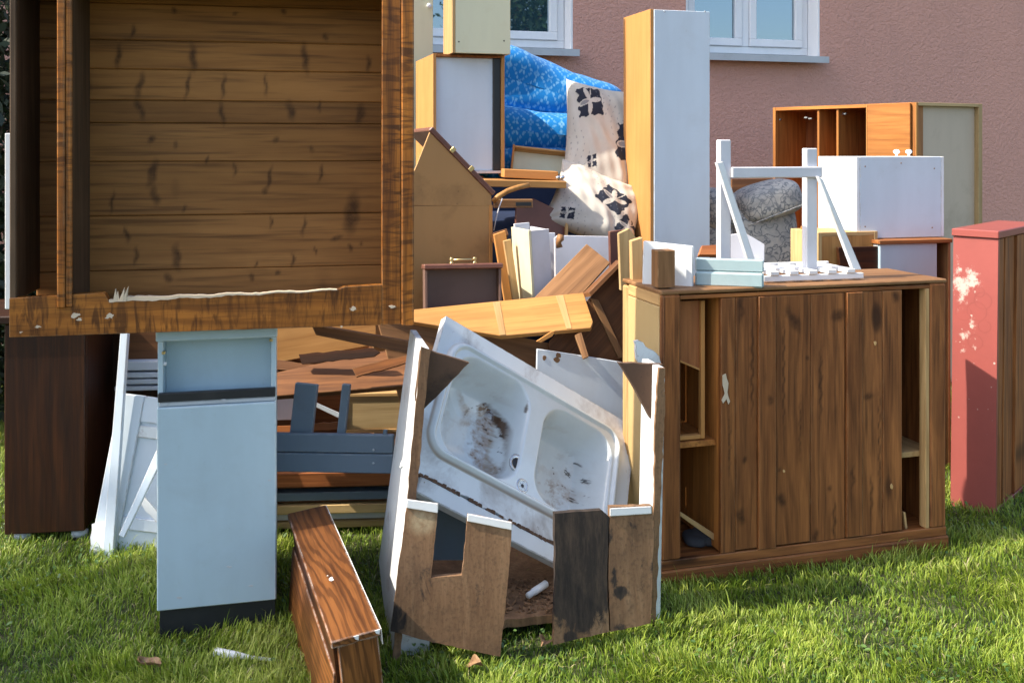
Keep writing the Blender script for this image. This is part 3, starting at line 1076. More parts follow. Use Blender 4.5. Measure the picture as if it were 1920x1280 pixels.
def left_white_boards():
    # panelled door leaning back
    fr = Fr(G(166, 1040), 2.0, 12.0, 0.0)
    O = fr.O
    fr = Fr(O, 3.0, 11.0, -7.5 * -1)
    w, h = .44, fr.Z(737) * 1.0
    o = thing('panel_door', 'white painted panelled door leaning behind the kitchen unit', 'door', fr.M)
    sw = .085
    box(o, 'stile', 0, sw, 0, .028, 0, h, 'paleblue', .003, 2)
    box(o, 'stile', w - sw, w, 0, .028, 0, h, 'paleblue', .003, 2)
    box(o, 'rail', sw, w - sw, .001, .028, h - .085, h - .001, 'paleblue', .003)
    box(o, 'rail', sw, w - sw, .001, .028, .09, .13, 'paleblue', .003)
    box(o, 'rail', sw, w - sw, .001, .028, h - .135, h - .096, 'dirtywhite', .003)
    box(o, 'panel', sw - .006, w - sw + .006, .012, .022, .0, h - .08, 'paleblue', .002, 2)
    # whiter patch at the foot
    fr2 = Fr(O + fr.y * -.003, 3.0, 11.0, 7.5)
    plate('whiter_patch', fr2, [(172, 982), (201, 976), (206, 1030), (168, 1036)], .002, 'white', o, sub=.02, jit=.003)
    # narrow lath in front
    f2 = Fr(G(192, 1046), 3, 9.5, 7.8)
    plate('lath', f2, [(191, 1047), (211, 1050), (240, 618), (226, 618)], .024, 'paleblue', None, (1, 2), .002, 'long narrow white lath leaning against the panelled white door', 'lath')
    f3 = Fr(P(260, 930, 3.16), 3, 14, 0)
    plate('lath', f3, [(222, 1003), (232, 1008), (300, 868), (294, 842)], .018, 'paleblue', None, (0, 3), .002, 'short white lath propped diagonally beside the kitchen unit', 'lath')
    f4 = Fr(P(270, 975, 3.2), 3, 14, 0)
    plate('board_scrap', f4, [(258, 940), (270, 930), (320, 985), (320, 1010)], .012, 'white', None, (1, 2), .002, 'broken white board scrap behind the diagonal lath', 'board', sub=.02, jit=.003)
    # white boards stacked edge-on behind
    z = [(678, 695, 232), (699, 709, 224), (712, 721, 218), (725, 733, 214)]
    labs = ['uppermost of the thin white boards stacked left of the kitchen unit', 'second white board from the top, left of the kitchen unit', 'third white board down in the stack left of the kitchen unit', 'lowest white board of the stack touching the panelled door']
    for (a, b, px), lb in zip(z, labs):
        q = Fr(P(px, b, 3.62), 4, 0)
        box(None, 'shelf_board', 0, .55, 0, .25, 0, q.Z(a), 'paleblue', .002, 0, label=lb, cat='board', group='white boards stacked left', M=q.M)
    q = Fr(G(150, 945), 6.0)
    box(None, 'dark_gap_board', 0, .55, 0, .05, -.01, .86, 'mahog', .003, 2, label='dark brown board added to darken the shaded gap behind the white lath', cat='board', M=q.M)  # dark board added where the gap holds only shade
    q = Fr(P(226, 676, 3.66), 4, 0)
    box(None, 'backing_board', 0, .6, 0, .02, .0, q.Z(604), 'brown', .002, 0, label='brown board standing on the white boards below the wardrobe', cat='board', M=q.M)


def under_wardrobe():
    # broad amber board
    fr = Fr(P(517, 680, 3.62), 14, 18)
    o = plate('veneer_board', fr, [(420, 697), (705, 646), (705, 585), (420, 600)], .018, 'amber', None, (0, 1), .002, 'broad amber veneer board lying under the wardrobe, right of kitchen unit', 'board')
    # dark double lath poking out under the wardrobe
    f2 = Fr(P(583, 626, 2.98), -2, 8)
    plate('lath', f2, [(583, 608), (766, 640), (766, 664), (592, 628)], .06, 'brown', None, (0, 1), .002, 'dark moulded lath sticking out below the wardrobe corner', 'lath')
    # warm brown board lying flat, tipped toward the camera
    f3 = Fr(P(517, 742, 3.28), 3, 62)
    plate('shelf_board', f3, [(470, 745), (764, 722), (764, 652), (690, 661), (470, 708)], .02, 'brown', None, (0, 1), .002, 'wide warm brown shelf board tipped flat below the amber board', 'board')
    # broken planks jammed below the amber board
    for k, (poly, Y, a_, ln, mt, lb) in enumerate((
            ([(500, 672), (640, 690), (652, 700), (640, 706), (500, 690)], 3.44, 6, 30, 'brown', 'splintered brown plank end poking out beside the kitchen unit'),
            ([(560, 664), (700, 652), (712, 660), (700, 668), (566, 682)], 3.38, -4, 20, 'mahog', 'dark splintered plank above the wide warm brown shelf board'),
            ([(660, 690), (768, 664), (768, 678), (668, 706)], 3.3, 2, 25, 'pinedark', 'short brown lath lying on the wide warm brown shelf board'),
            ([(510, 800), (640, 790), (650, 796), (640, 804), (512, 814)], 3.36, 3, 10, 'redven', 'red-brown lath resting behind the grey rail'))):
        plate('broken_plank', Fr(P(poly[0][0], poly[0][1], Y), a_, ln), poly, .016, mt, None, (0, 1), .0, lb, 'plank', sub=.02, jit=.002)
    # light drawer seen from its bottom
    q = Fr(P(642, 812, 3.5), 4, 4)
    w, h = q.X(760), q.Z(738)
    o = thing('drawer', 'yellowish wooden drawer bottom behind the grey painted rail', 'drawer', q.M)
    box(o, 'bottom_panel', .012, w - .012, .006, .012, .012, h - .012, 'beige')
    box(o, 'side', 0, .012, 0, .1, 0, h, 'rawpine')
    box(o, 'side', w - .012, w, 0, .1, 0, h, 'rawpine')
    box(o, 'side', .012, w - .012, .0, .1, h - .012, h, 'rawpine')
    box(o, 'side', .012, w - .012, .0, .1, 0, .012, 'rawpine')
    # grey painted bench rail with uprights
    q = Fr(P(505, 884, 3.12), -3, 6)
    o = thing('bench_back', 'grey-blue painted wooden bench rail with two uprights under the wardrobe', 'bench', q.M)
    w = q.X(736)
    z1, z2, z3 = 0, q.Z(847) , q.Z(812)
    box(o, 'rail', -.12, w, 0, .03, 0, z2 - .002, 'greyblue', .003)
    box(o, 'rail', -.12, w, .004, .03, z2, z3, 'greyblue', .003)
    for xa, xb in ((541, 583), (630, 645)):
        x0, x1 = q.hit(xa, 780)[0], q.hit(xb, 780)[0]
        box(o, 'upright', x0, x1, .031, .055, z2 - .02, z3 + .15, 'greyblue', .002, 2, rot=Matrix.Rotation(rad(5), 4, 'Y'))
    for px, py in ((700, 843), (700, 868)):
        x, z = q.hit(px, py)
        lathe('bolt', o, [(.004, 0), (.004, .003), (.002, .004)], 'silltin', Matrix.Translation((x, .002, z)) @ Matrix.Rotation(math.pi / 2, 4, 'X'), 8)
    x, z = q.hit(721, 815)
    box(o, 'peg', x - .006, x + .006, .006, .02, z3 - .002, z3 + .014, 'greyblue')
    q = Fr(P(500, 788, 3.72), 5, 8)
    box(None, 'panel_scrap', 0, .12, 0, .016, 0, .08, 'greywhite', label='small white panel scrap behind the grey uprights', cat='board', M=q.M)
    q = Fr(P(585, 757, 3.45), 5, 8)
    plate('lath', q, [(586, 752), (586, 760), (640, 786), (640, 776)], .015, 'paleblue', None, (0, 3), .001, 'thin white stick crossing between the grey uprights', 'stick')
    q = Fr(P(500, 812, 3.9), 5, 0)
    box(None, 'backing_board', -.35, .62, 0, .02, -.3, .46, 'brown', label='large brown board standing behind the grey rail', cat='board', M=q.M)
    # boards stacked flat
    st = [(993, 980, 'beige', 0, 'pale wooden board at the very bottom of the stack under the wardrobe'),
          (979, 966, 'greywhite', .01, 'grey-white board second from the bottom of the stack under the wardrobe'),
          (964, 947, 'beige', -.012, 'tan board in the middle of the stack under the wardrobe'),
          (945, 941, 'brown', .006, 'thin brown board just above the tan board in the stack'),
          (940, 924, 'greyblue', -.006, 'slate grey board in the upper part of the stack under the wardrobe'),
          (921, 914, 'brown', .02, 'thin brown board below the carved trim in the stack'),
          (912, 885, 'redven', -.02, 'reddish brown moulded trim board in the stack below grey rail'),
          (883, 872, 'brown', .01, 'topmost brown board of the stack directly below the grey rail')]
    base = P(470, 993, 3.42)
    for yb, yt, mt, dy, lb in st:
        q = Fr(base, 4)
        zb, zt = q.Z(yb), q.Z(yt)
        box(None, 'stacked_board', 0, .60, dy, dy + .30, zb, zt - .001, mt, .002, 0, label=lb, cat='board', group='boards stacked under the wardrobe', M=q.M)
    q = Fr(Vector((base.x, base.y, 0)), 4)
    for x in (.08, .45):
        box(None, 'support_block', x, x + .09, .04, .24, -.01, base.z - .001, 'mahog', .002, label='dark wooden block under the %s end of the board stack' % ('left' if x < .2 else 'right'), cat='block', M=q.M)


def bench():
    # narrow dark red wooden bench seen end on
    A = P(622, 1203, 2.16)
    B = P(711, 1176, 2.20)
    Cc = P(540, 962, 2.86)
    x = (B - A)
    yv = (Cc - A)
    L = yv.length
    yv.normalize()
    wv = x.length
    x = (x - yv * x.dot(yv)).normalized()
    z = x.cross(yv).normalized()
    M = Matrix((x, yv, z)).transposed().to_4x4()
    M.translation = A
    o = thing('shelf_bench', 'narrow reddish brown wooden bench with bold grain in the foreground grass', 'bench', M)
    t = .016
    box(o, 'top_board', -.002, wv + .002, 0, L, -t, 0, 'oakred', .002, 1, label='top board with a white chipped spot')
    hz = A.z + .01
    box(o, 'end_panel', .012, wv - .004, .006, .024, -hz, -t - .0005, 'oakred', .002, 2)
    box(o, 'end_panel', .012, wv - .004, L - .03, L - .012, -hz + .03, -t - .0005, 'oakred', .002, 2)
    # side board hanging outward on the left
    box(o, 'side_board', -.020, -.008, .03, L * .96, -.31, -.085, 'oakred', .002, 1, rot=Matrix.Rotation(rad(10), 4, 'Y'))
    box(o, 'side_board', .004, .014, .026, L * .95, -.12, -t - .001, 'mahog', .001, 1, label='dark strip standing in for the shaded recess under the top board')  # darker wood paints the shade of the open recess
    box(o, 'back_board', wv - .018, wv - .006, .026, L * .95, -.25, -t - .001, 'mahog', .001, 1)
    box(o, 'white_edge', wv + .0022, wv + .004, .0, L, -t - .02, -.001, 'white', 0, 1)
    for k, (px, py, s) in enumerate(((621, 1085, .007), (614, 1079, .002))):
        d = ray(px, py)
        tt = (A - C0).dot(z) / d.dot(z)
        p = M.inverted() @ (C0 + d * tt)
        pts = [(p.x + s * math.cos(q) * random.uniform(.6, 1.3), p.y + s * 1.4 * math.sin(q) * random.uniform(.6, 1.3)) for q in np.linspace(0, 5.4, 7)]
        bm = bmesh.new()
        bm.faces.new([bm.verts.new((q[0], q[1], .0006)) for q in pts])
        put('paint_chip', bm_done(bm, 'paint_chip', lam('white'), 0), o)
    for xx in (wv * .45, wv - .012):
        prism(o, 'chipped_corner', [(xx, -.001), (xx + .012, -.001), (xx + .010, -.012), (xx + .003, -.008)], -.0012, .004, 'white', 0)


def sink_base():
    gl = G(738, 1238)
    fr = Fr(gl, 14.0)
    o = thing('sink_cabinet', 'broken white sink base cabinet with rotten brown front boards, in front of the heap', 'cabinet', fr.M)
    # left side panel, racked over
    d0 = P(712, 1052, 3.02)
    d1 = P(768, 620, 2.96)
    ft = P(791, 650, 2.66)
    e1 = (d0 - gl)
    e2 = (ft - gl)
    n = e1.cross(e2).normalized()
    if n.dot(Vector((1, 0, 0))) < 0:
        n = -n
    ex = e1.normalized()
    ez = ex.cross(n) * -1
    if ez.z < 0:
        ez = -ez
    # frame with x along depth, y = inward (right)
    yv = ez.cross(ex)
    M = Matrix((ex, yv, ez)).transposed().to_4x4()
    M.translation = gl

    def onpl(px, py):
        d = ray(px, py)
        t = (gl - C0).dot(yv) / d.dot(yv)
        q = C0 + d * t - gl
        return (q.dot(ex), q.dot(ez))
    poly = [onpl(*p) for p in ((735, 1238), (722, 1160), (710, 1052), (769, 618), (792, 652))]
    Mi = fr.M.inverted() @ M
    sgn = 1 if yv.x > 0 else -1
    prism(o, 'side_panel', poly, 0, .019 * sgn, 'dirtywhite', .0015, 2, Mi, label='worn white left side panel')
    # front-edge strip of raw chipboard of that panel
    fe = Fr(gl - fr.y * .010, 14.0, 3.0)
    plate('rotten_edge', fe, [(790, 650), (808, 656), (802, 700), (794, 790), (784, 900), (772, 1000), (750, 1238), (736, 1238), (752, 1050), (764, 930), (776, 800)], .006, 'chip', o, sub=.02, jit=.0015)
    # right side panel: inner face seen; boards
    gr = G(1226, 1172)
    dr = Fr(gr, 14.0, 0, 1.2)
    hR = dr.Z(690)
    Mr = fr.M.inverted() @ dr.M
    box(o, 'side_panel', -.0, .02, .002, .13, .0, hR, 'dirtywhite', .002, 2, M=Mr, label='right side panel with rotten front edge')
    plate('rotten_edge', Fr(gr - dr.y * .004, 14, 0, 1.2), [(1228, 800), (1236, 690), (1247, 690), (1246, 800), (1240, 900), (1236, 1000), (1230, 1170), (1219, 1170), (1224, 1000), (1228, 900)], .01, 'chip', o, sub=.015, jit=.002)
    # back panel, white, dropped on one side
    fb = Fr(P(1008, 657, 3.40), 12, 2)
    plate('back_panel', fb, [(1007, 654), (1100, 668), (1196, 684), (1194, 960), (1000, 960)], .012, 'paleblue', o, (0, 2), .002, label='white back panel with drilled holes')
    for px, py, s in ((1021, 671, 5), (1044, 674, 7), (1048, 666, 6), (1184, 740, 9)):
        x, z = fb.hit(px, py)
        r = s * .0011
        fb2 = Fr(fb.O - fb.y * .0015, 12, 2)
        plate('hole_stain', fb2, [(px + s * math.cos(q) * random.uniform(.6, 1), py + s * math.sin(q) * random.uniform(.7, 1.1)) for q in np.linspace(0, 5.5, 9)], .002, 'chip' if s < 8 else 'hardyellow', o)
    # corner braces
    ff = Fr(gl + fr.y * -.002, 14.0, -1.5)
    plate('corner_brace', Fr(P(790, 652, 2.67), 14, 0), [(790, 652), (880, 680), (840, 722), (782, 778), (779, 740)], .018, 'rot', o, sub=.02, jit=.0015)
    plate('corner_brace', Fr(P(1240, 684, 2.84), 14, 0), [(1160, 680), (1243, 683), (1245, 702), (1240, 806), (1231, 803), (1190, 728)], .018, 'rot', o, sub=.02, jit=.0015)
    # front boards, broken: left one has a square notch
    fl = Fr(P(938, 1226, 2.57), 6, 2)
    burn_plate('front_board', o, fl, [(764, 940), (822, 948), (808, 1083), (866, 1078), (877, 966), (961, 982), (952, 1090), (938, 1230), (870, 1216), (800, 1200), (732, 1182), (745, 1080)], .019, burn=((742, 1160, 30, .62), (850, 1190, 16, .5, .5), (735, 1180, 20, .75), (900, 1100, 14, .4, 4), (800, 1090, 16, .42, 3)), pale=((792, 975, 22),), label='brown chipboard front board with a square notch')
    plate('edge_strip', Fr(fl.O - fl.y * .005, 6, 2), [(763, 936), (822, 944), (821, 962), (762, 952)], .006, 'white', o)
    plate('edge_strip', Fr(fl.O - fl.y * .005, 6, 2), [(877, 963), (960, 979), (960, 994), (876, 977)], .006, 'white', o)
    fR = Fr(P(1040, 1206, 2.62), 13, 3)
    burn_plate('front_board', o, fR, [(1040, 962), (1128, 956), (1142, 968), (1138, 1080), (1142, 1184), (1038, 1208), (1042, 1080)], .02, burn=((1095, 1040, 85), (1085, 1110, 75), (1100, 980, 70), (1060, 1000, 60), (1070, 1195, 14)), pale=(), label='blackened rotten front board')
    burn_plate('front_board', o, fR, [(1144, 950), (1223, 948), (1226, 1000), (1220, 1168), (1145, 1184), (1141, 1080)], .02, burn=((1164, 1110, 16, .8, .8), (1150, 1080, 9, .75, 3), (1147, 1010, 7, .7, 4), (1222, 1060, 4, .7, 8), (1165, 1175, 18, .6, .6), (1185, 1000, 14, .45, 3), (1205, 1090, 14, .42, 3)), pale=(), label='brown stained front board at the right')
    plate('edge_strip', Fr(fR.O - fR.y * .005, 13, 3), [(1144, 953), (1222, 949), (1222, 963), (1144, 968)], .006, 'dirtywhite', o)
    # toe piece
    plate('toe_board', Fr(G(742, 1236) + Vector((0, .02, 0)), 8), [(742, 1188), (806, 1198), (805, 1232), (744, 1236)], .015, 'dirtywhite', o, sub=.02, jit=.002)
    # bottom shelf, rotted
    z0 = .055
    pts = [G(px, py, z0) for px, py in ((815, 1180), (900, 1190), (950, 1160), (985, 1158), (1040, 1152), (1100, 1165), (1190, 1120), (1170, 1010), (830, 1030), (775, 1080))]
    q = [fr.M.inverted() @ p for p in pts]
    prism(o, 'bottom_shelf', [(p.x, -p.y) for p in q], z0 - .022, z0, 'chip', 0, 0, Matrix.Rotation(math.pi / 2, 4, 'X') @ Matrix.Scale(-1, 4, (0, 1, 0)) @ Matrix.Scale(-1, 4, (0, 1, 0)), sub=.02, jit=.004) if False else flat_board('bottom_shelf', o, fr, pts, z0, .022, 'chip')
    # hole in notch: dark grey inner board seen through the square notch
    plate('inner_board', Fr(P(850, 1000, 2.95), 10, 0), [(775, 930), (900, 930), (900, 1050), (775, 1050)], .012, 'greyblue', o)
    # crumbled debris on the shelf
    bm = bmesh.new()
    r = random.Random(3)
    for k in range(170):
        px, py = r.uniform(945, 1045), r.uniform(1085, 1150)
        p = fr.M.inverted() @ G(px, py, z0)
        s = r.uniform(.002, .011)
        g = bmesh.ops.create_cube(bm, size=s, matrix=Matrix.Translation((p.x, p.y, p.z + s * .3)) @ Matrix.Rotation(r.random() * 6, 4, Vector((r.random(), r.random(), r.random() + .1))) @ Matrix.Diagonal((1.6, 1, .5, 1)))
    d = put('crumbs', bm_done(bm, 'crumbs', chip_mat(), 0), o)
    d['kind'] = 'stuff'
    # white tube on the shelf
    a_, b_ = G(990, 1116, z0 + .022), G(1023, 1094, z0 + .022)
    tag(tube('plastic_tube', None, [a_, a_.lerp(b_, .3), a_.lerp(b_, .32), b_], .008, 'white', radii=[.0085, .0085, .0105, .0105], n=14), 'small white plastic tube lying on the rotten cabinet floor', 'tube')
    # broken bit at top right (standing scrap)
    plate('board_scrap', Fr(P(1205, 680, 3.0), 14, 0), [(1190, 640), (1198, 638), (1236, 668), (1240, 690), (1198, 690)], .014, 'dirtywhite', None, None, .001, 'small broken white board corner against the yellow side of the pine cabinet', 'board', sub=.012, jit=.003)


def flat_board(name, parent, fr, pts, z, t, mat):
    bm = bmesh.new()
    inv = fr.M.inverted()
    q = []
    n = len(pts)
    for i in range(n):
        a, b = pts[i], pts[(i + 1) % n]
        m = max(1, int((b - a).length / .02))
        for k in range(m):
            p = a.lerp(b, k / m)
            j = .004 if k else 0
            q.append(inv @ (p + Vector((random.uniform(-j, j), random.uniform(-j, j), 0))))
    f = [bm.verts.new(p) for p in q]
    b = [bm.verts.new(p - Vector((0, 0, t))) for p in q]
    bm.faces.new(f)
    bm.faces.new(b[::-1])
    for i in range(len(q)):
        bm.faces.new((f[i], f[(i + 1) % len(q)], b[(i + 1) % len(q)], b[i]))
    return put(name, bm_done(bm, name, M_(mat), 0), parent)


def burn_plate_mat(k):
    return chip_mat()


def burn_plate(name, parent, fr, poly, t, burn=(), pale=(), label=None, mat=None, extra=None):
    """board with a dense front face that carries scorch / scuff marks as attributes"""
    o = plate(name, fr, poly, t, 'chip', parent, None, 0, label, sub=.016, jit=.0012)
    me = o.data
    bm = bmesh.new()
    bm.from_mesh(me)
    bmesh.ops.triangulate(bm, faces=bm.faces[:])
    for _ in range(3):
        ed = [e for e in bm.edges if e.calc_length() > .014]
        if not ed:
            break
        bmesh.ops.subdivide_edges(bm, edges=ed, cuts=1)
        bmesh.ops.triangulate(bm, faces=bm.faces[:])
    bm.to_mesh(me)
    bm.free()
    Mw = (parent.matrix_basis if parent else Matrix()) @ o.matrix_basis
    co = np.array([Mw @ v.co for v in me.vertices])
    q = co - np.array(C0)
    zc = q @ np.array(FW)
    px = 960 + FPX * (q @ np.array(RT)) / zc
    py = HROW - FPX * (q @ np.array(UP)) / zc
    for an, lst in (('burn', burn), ('pale', pale)):
        v = np.zeros(len(co))
        for sp_ in lst:
            cx, cy, r = sp_[:3]
            am_ = sp_[3] if len(sp_) > 3 else 1.0
            st_ = sp_[4] if len(sp_) > 4 else 1.0
            v = np.maximum(v, am_ * np.clip(1.5 - np.hypot(px - cx, (py - cy) / st_) / r, 0, 1))
        a = me.attributes.new(an, 'FLOAT', 'POINT')
        a.data.foreach_set('value', v.astype(np.float32))
    return o


def sink():
    # worktop slab tipped toward the camera, twin-bowl enamel sink let into it
    fr0 = Fr(P(772, 880, 2.76), 43.0, 30.0)
    cpx = [(828, 587), (1191, 801), (1150, 1115), (771, 878)]
    h = [fr0.hit(*p) for p in cpx]
    ex = Vector((h[1][0] - h[0][0], h[1][1] - h[0][1]))
    ey = Vector((h[3][0] - h[0][0], h[3][1] - h[0][1]))
    ang = math.atan2(ex.y, ex.x)
    # local frame: x along the upper edge, z up the slab, origin at upper-left corner
    R = Matrix.Rotation(-ang, 4, 'Y')
    M = fr0.M @ Matrix.Translation((h[0][0], 0, h[0][1])) @ R
    Mi = M.inverted()
    ca, sa = math.cos(-ang), math.sin(-ang)

    def loc(px, py):
        x, z = fr0.hit(px, py)
        x -= h[0][0]
        z -= h[0][1]
        return (x * ca - z * sa, x * sa + z * ca)
    Lw = ex.length
    XL = .045
    q3 = loc(*cpx[3])
    Dp = -q3[1]
    print('WORKTOP size', Lw, Dp, 'skew', q3[0], 'z', [round((M @ Vector((x, 0, z))).z, 3) for x, z in ((0, 0), (Lw, 0), (0, -Dp), (Lw, -Dp))])
    o = thing('kitchen_sink', 'stained white double bowl kitchen sink in a tilted worktop inside the broken cabinet', 'sink', M)
    # sink outline in local coords
    s0, s1, s2 = loc(842, 630), loc(1166, 806), loc(803, 850)
    print('sink', s0, s1, s2)
    X0 = min(s0[0], s2[0]) + .006
    X1 = s1[0] + .004
    Z1 = (s0[1] + s1[1]) / 2
    Z0 = s2[1]
    cx, cz = (X0 + X1) / 2, (Z0 + Z1) / 2
    hw, hh = (X1 - X0) / 2, (Z1 - Z0) / 2
    # worktop with a cut-out
    t = .03
    n = 120
    inner, outer = [], []
    rc = .05
    for k in range(n):
        a = 2 * math.pi * k / n
        d = Vector((math.cos(a), math.sin(a)))
        # superellipse cut-out
        e = 6
        iw, ih = hw - .02, hh - .02
        s = (abs(d.x / iw) ** e + abs(d.y / ih) ** e) ** (-1 / e)
        inner.append((cx + d.x * s, cz + d.y * s))
        tx = ((Lw - cx) if d.x > 0 else (XL * .4 - cx)) / d.x if abs(d.x) > 1e-6 else 1e9
        tz = ((0 - cz) if d.y > 0 else (-Dp - cz)) / d.y if abs(d.y) > 1e-6 else 1e9
        s = min(tx, tz)
        x, z = cx + d.x * s, cz + d.y * s
        outer.append([x, z])
    # snap four corners
    for X, Z in ((XL * .4, 0), (Lw, 0), (Lw, -Dp), (XL * .4, -Dp)):
        i = min(range(n), key=lambda i: (outer[i][0] - X) ** 2 + (outer[i][1] - Z) ** 2)
        outer[i] = [X, Z]
    # rotten lower edge
    for p in outer:
        if abs(p[1] + Dp) < 1e-6:
            p[1] += .004 * math.sin(p[0] * 61) + random.uniform(-.002, .002)
    bm = bmesh.new()
    L4 = []
    for pts, y in ((inner, 0), (outer, 0), (outer, t), (inner, t)):
        L4.append([bm.verts.new((p[0], y, p[1])) for p in pts])
    for A_, B_ in ((0, 1), (1, 2), (2, 3), (3, 0)):
        for k in range(n):
            bm.faces.new((L4[A_][k], L4[A_][(k + 1) % n], L4[B_][(k + 1) % n], L4[B_][k]))
    put('worktop', bm_done(bm, 'worktop', M_('dirtywhite'), 0), o)
    # front lip of the worktop, soaked and flaking
    box(o, 'front_lip', XL + .03, Lw * .985, .0, .032, -Dp - .055, -Dp - .004, 'dirtywhite', .003, 0)
    for k in range(46):
        x = XL + .02 + k * (Lw * .95 - XL) / 46
        ww = Lw * .95 / 46
        hh_ = .001 + .010 * random.random() ** 2
        if random.random() < .35:
            continue
        prism(o, 'swollen_edge', [(x, -Dp - .006), (x + ww, -Dp - .005 - .004 * random.random()), (x + ww * .9, -Dp + hh_ * .5), (x + ww * .2, -Dp + hh_ * .4)], -.0012 - .003 * random.random(), .01, 'rot', 0)
    # heightfield sink
    nx, nz = 460, 300
    xs = np.linspace(X0, X1, nx)
    zs = np.linspace(Z0, Z1, nz)
    XX, ZZ = np.meshgrid(xs, zs, indexing='ij')

    def rr(px, pz, w, hgt, r):
        dx = np.abs(XX - px) - (w - r)
        dz = np.abs(ZZ - pz) - (hgt - r)
        return np.minimum(np.maximum(dx, dz), 0) + np.hypot(np.maximum(dx, 0), np.maximum(dz, 0)) - r
    R_out = .075
    do = rr(cx, cz, hw, hh, R_out)
    gap = .021
    bw = (hw - .035 - gap) / 2
    bh = hh - .028
    lx, rx = cx - gap - bw, cx + gap + bw + .004
    dl = rr(lx, cz - .004, bw, bh, .085)
    dr_ = rr(rx, cz - .006, bw - .004, bh - .006, .085)

    def sm(d, w):
        t_ = np.clip(-d / w, 0, 1)
        return t_ * t_ * (3 - 2 * t_)
    dep = .15
    H = .014 * sm(do, .012) + .005 * sm(do + .010, .006) - .010 * sm(do + .020, .010)
    bowl = np.maximum(sm(dl, .055), sm(dr_, .055)) * .80 + np.maximum(sm(dl, .13), sm(dr_, .13)) * .20
    H = H - dep * bowl
    Yc = -H
    Yc = np.where(do > 0, .004, Yc)
    # marks: rust trail, grime
    def spot(x, z, r, px):
        return np.clip(1.3 - np.hypot(XX - x, ZZ - z) / r, 0, 1)

    # stain positions from the photograph's own places, found on the bowl floor depth
    def flo(px, py, y=.13):
        d = ray(px, py)
        p0 = M @ Vector((0, y, 0))
        nrm = (M.to_3x3() @ Vector((0, 1, 0)))
        tt = (p0 - C0).dot(nrm) / d.dot(nrm)
        w = Mi @ (C0 + d * tt)
        return w.x, w.z
    rs = np.random.default_rng(21)

    def fnoise(cells, octs=5, gain=.62):
        out = np.zeros_like(XX)
        amp, tot = 1.0, 0.0
        for k in range(octs):
            c = cells * 2 ** k
            g0 = rs.random((c + 2, int(c * .7) + 3))
            fx = (np.clip(XX + .7 * Yc, X0, X1) - X0) / (X1 - X0) * (c - .001)
            fz = (np.clip(ZZ - .5 * Yc, Z0, Z1) - Z0) / (X1 - X0) * (c - .001)
            i, j = fx.astype(int), np.clip(fz.astype(int), 0, g0.shape[1] - 2)
            u, w_ = fx - i, np.clip(fz - j, 0, 1)
            u, w_ = u * u * (3 - 2 * u), w_ * w_ * (3 - 2 * w_)
            out += amp * ((g0[i, j] * (1 - u) + g0[i + 1, j] * u) * (1 - w_) + (g0[i, j + 1] * (1 - u) + g0[i + 1, j + 1] * u) * w_)
            tot += amp
            amp *= gain
        return out / tot
    n_a, n_b = fnoise(14), fnoise(40, 4, .75)
    bow = np.clip((bowl - .25) / .3, 0, 1)
    Mn = np.array(M)
    W3 = np.stack([XX, Yc, ZZ], -1).reshape(-1, 3) @ Mn[:3, :3].T + Mn[:3, 3]
    PXX, PYY = (q_.reshape(XX.shape) for q_ in pix(W3))

    def path(pts, r, y=.13):
        v = np.zeros_like(XX)
        r = r * 640
        q = pts
        for (ax_, az_), (bx_, bz_) in zip(q, q[1:] if len(q) > 1 else q):
            for t_ in np.linspace(0, 1, 6):
                v = np.maximum(v, np.exp(-(np.hypot(PXX - (ax_ + (bx_ - ax_) * t_), PYY - (az_ + (bz_ - az_) * t_)) / r) ** 2))
        return v

    def sstep(a_, b_, x_):
        t_ = np.clip((x_ - a_) / (b_ - a_), 0, 1)
        return t_ * t_ * (3 - 2 * t_)
    trail = path([(905, 765), (925, 775), (945, 795), (957, 825), (957, 860), (948, 885), (930, 905)], .022)
    smear = path([(912, 780), (905, 820), (900, 850), (915, 880), (930, 905)], .034)
    tan = path([(860, 738), (866, 760), (874, 790)], .022)
    rgt = path([(1032, 905), (1045, 920), (1062, 935), (1025, 950)], .036)
    rust = sstep(.50, .80, trail * 1.0 + (n_b - .5) * 1.2 + (n_a - .5) * .9) * sstep(.05, .3, trail) * bow
    rust = np.maximum(rust, .7 * sstep(.3, .85, trail + (n_a - .5) * 1.2) * bow)
    grime = .9 * sstep(.35, .85, smear * .9 + (n_a - .5) * 1.4 + (n_b - .5) * .5) * sstep(.03, .3, smear)
    grime = np.maximum(grime, .65 * sstep(.4, .95, tan * .9 + (n_a - .5) * 1.3))
    grime = np.maximum(grime, .55 * sstep(.45, 1.0, rgt * .8 + (n_b - .5) * 1.3 + (n_a - .5) * .7))
    grime *= bow * np.clip(.25 + 1.5 * (n_b - .2), .2, 1)
    # thin water marks in the bowls
    grime = np.maximum(grime, .16 * bow * sstep(.48, .7, n_a))
    spray = np.maximum(path([(915, 790), (935, 860)], .06), path([(1060, 890), (1085, 925)], .045))
    black = sstep(.66, .72, n_b) * sstep(.15, .5, spray + (n_a - .5) * .6) * bow * .85
    ridge = path([(988, 742), (990, 752), (985, 772)], .0075, -.004)
    rust = np.maximum(rust, .8 * sstep(.55, .95, ridge * .7 + (n_a - .5) * 1.5) * sstep(.1, .5, ridge))
    rim = np.exp(-((do + .004) / .0035) ** 2)
    side = (ZZ < cz)
    grime = np.maximum(grime, rim * np.where(side, .62, .28))
    # drain corners darker
    em = stain_mat('sink_enamel', (.70, .74, .74), .16, [('grime', (.27, .145, .058), 0), ('rust', (.095, .042, .017), 0), ('black', (.02, .015, .012), 0)], .04, sc=150)
    em.node_tree.nodes['Principled BSDF'].inputs['Coat Weight'].default_value = .3
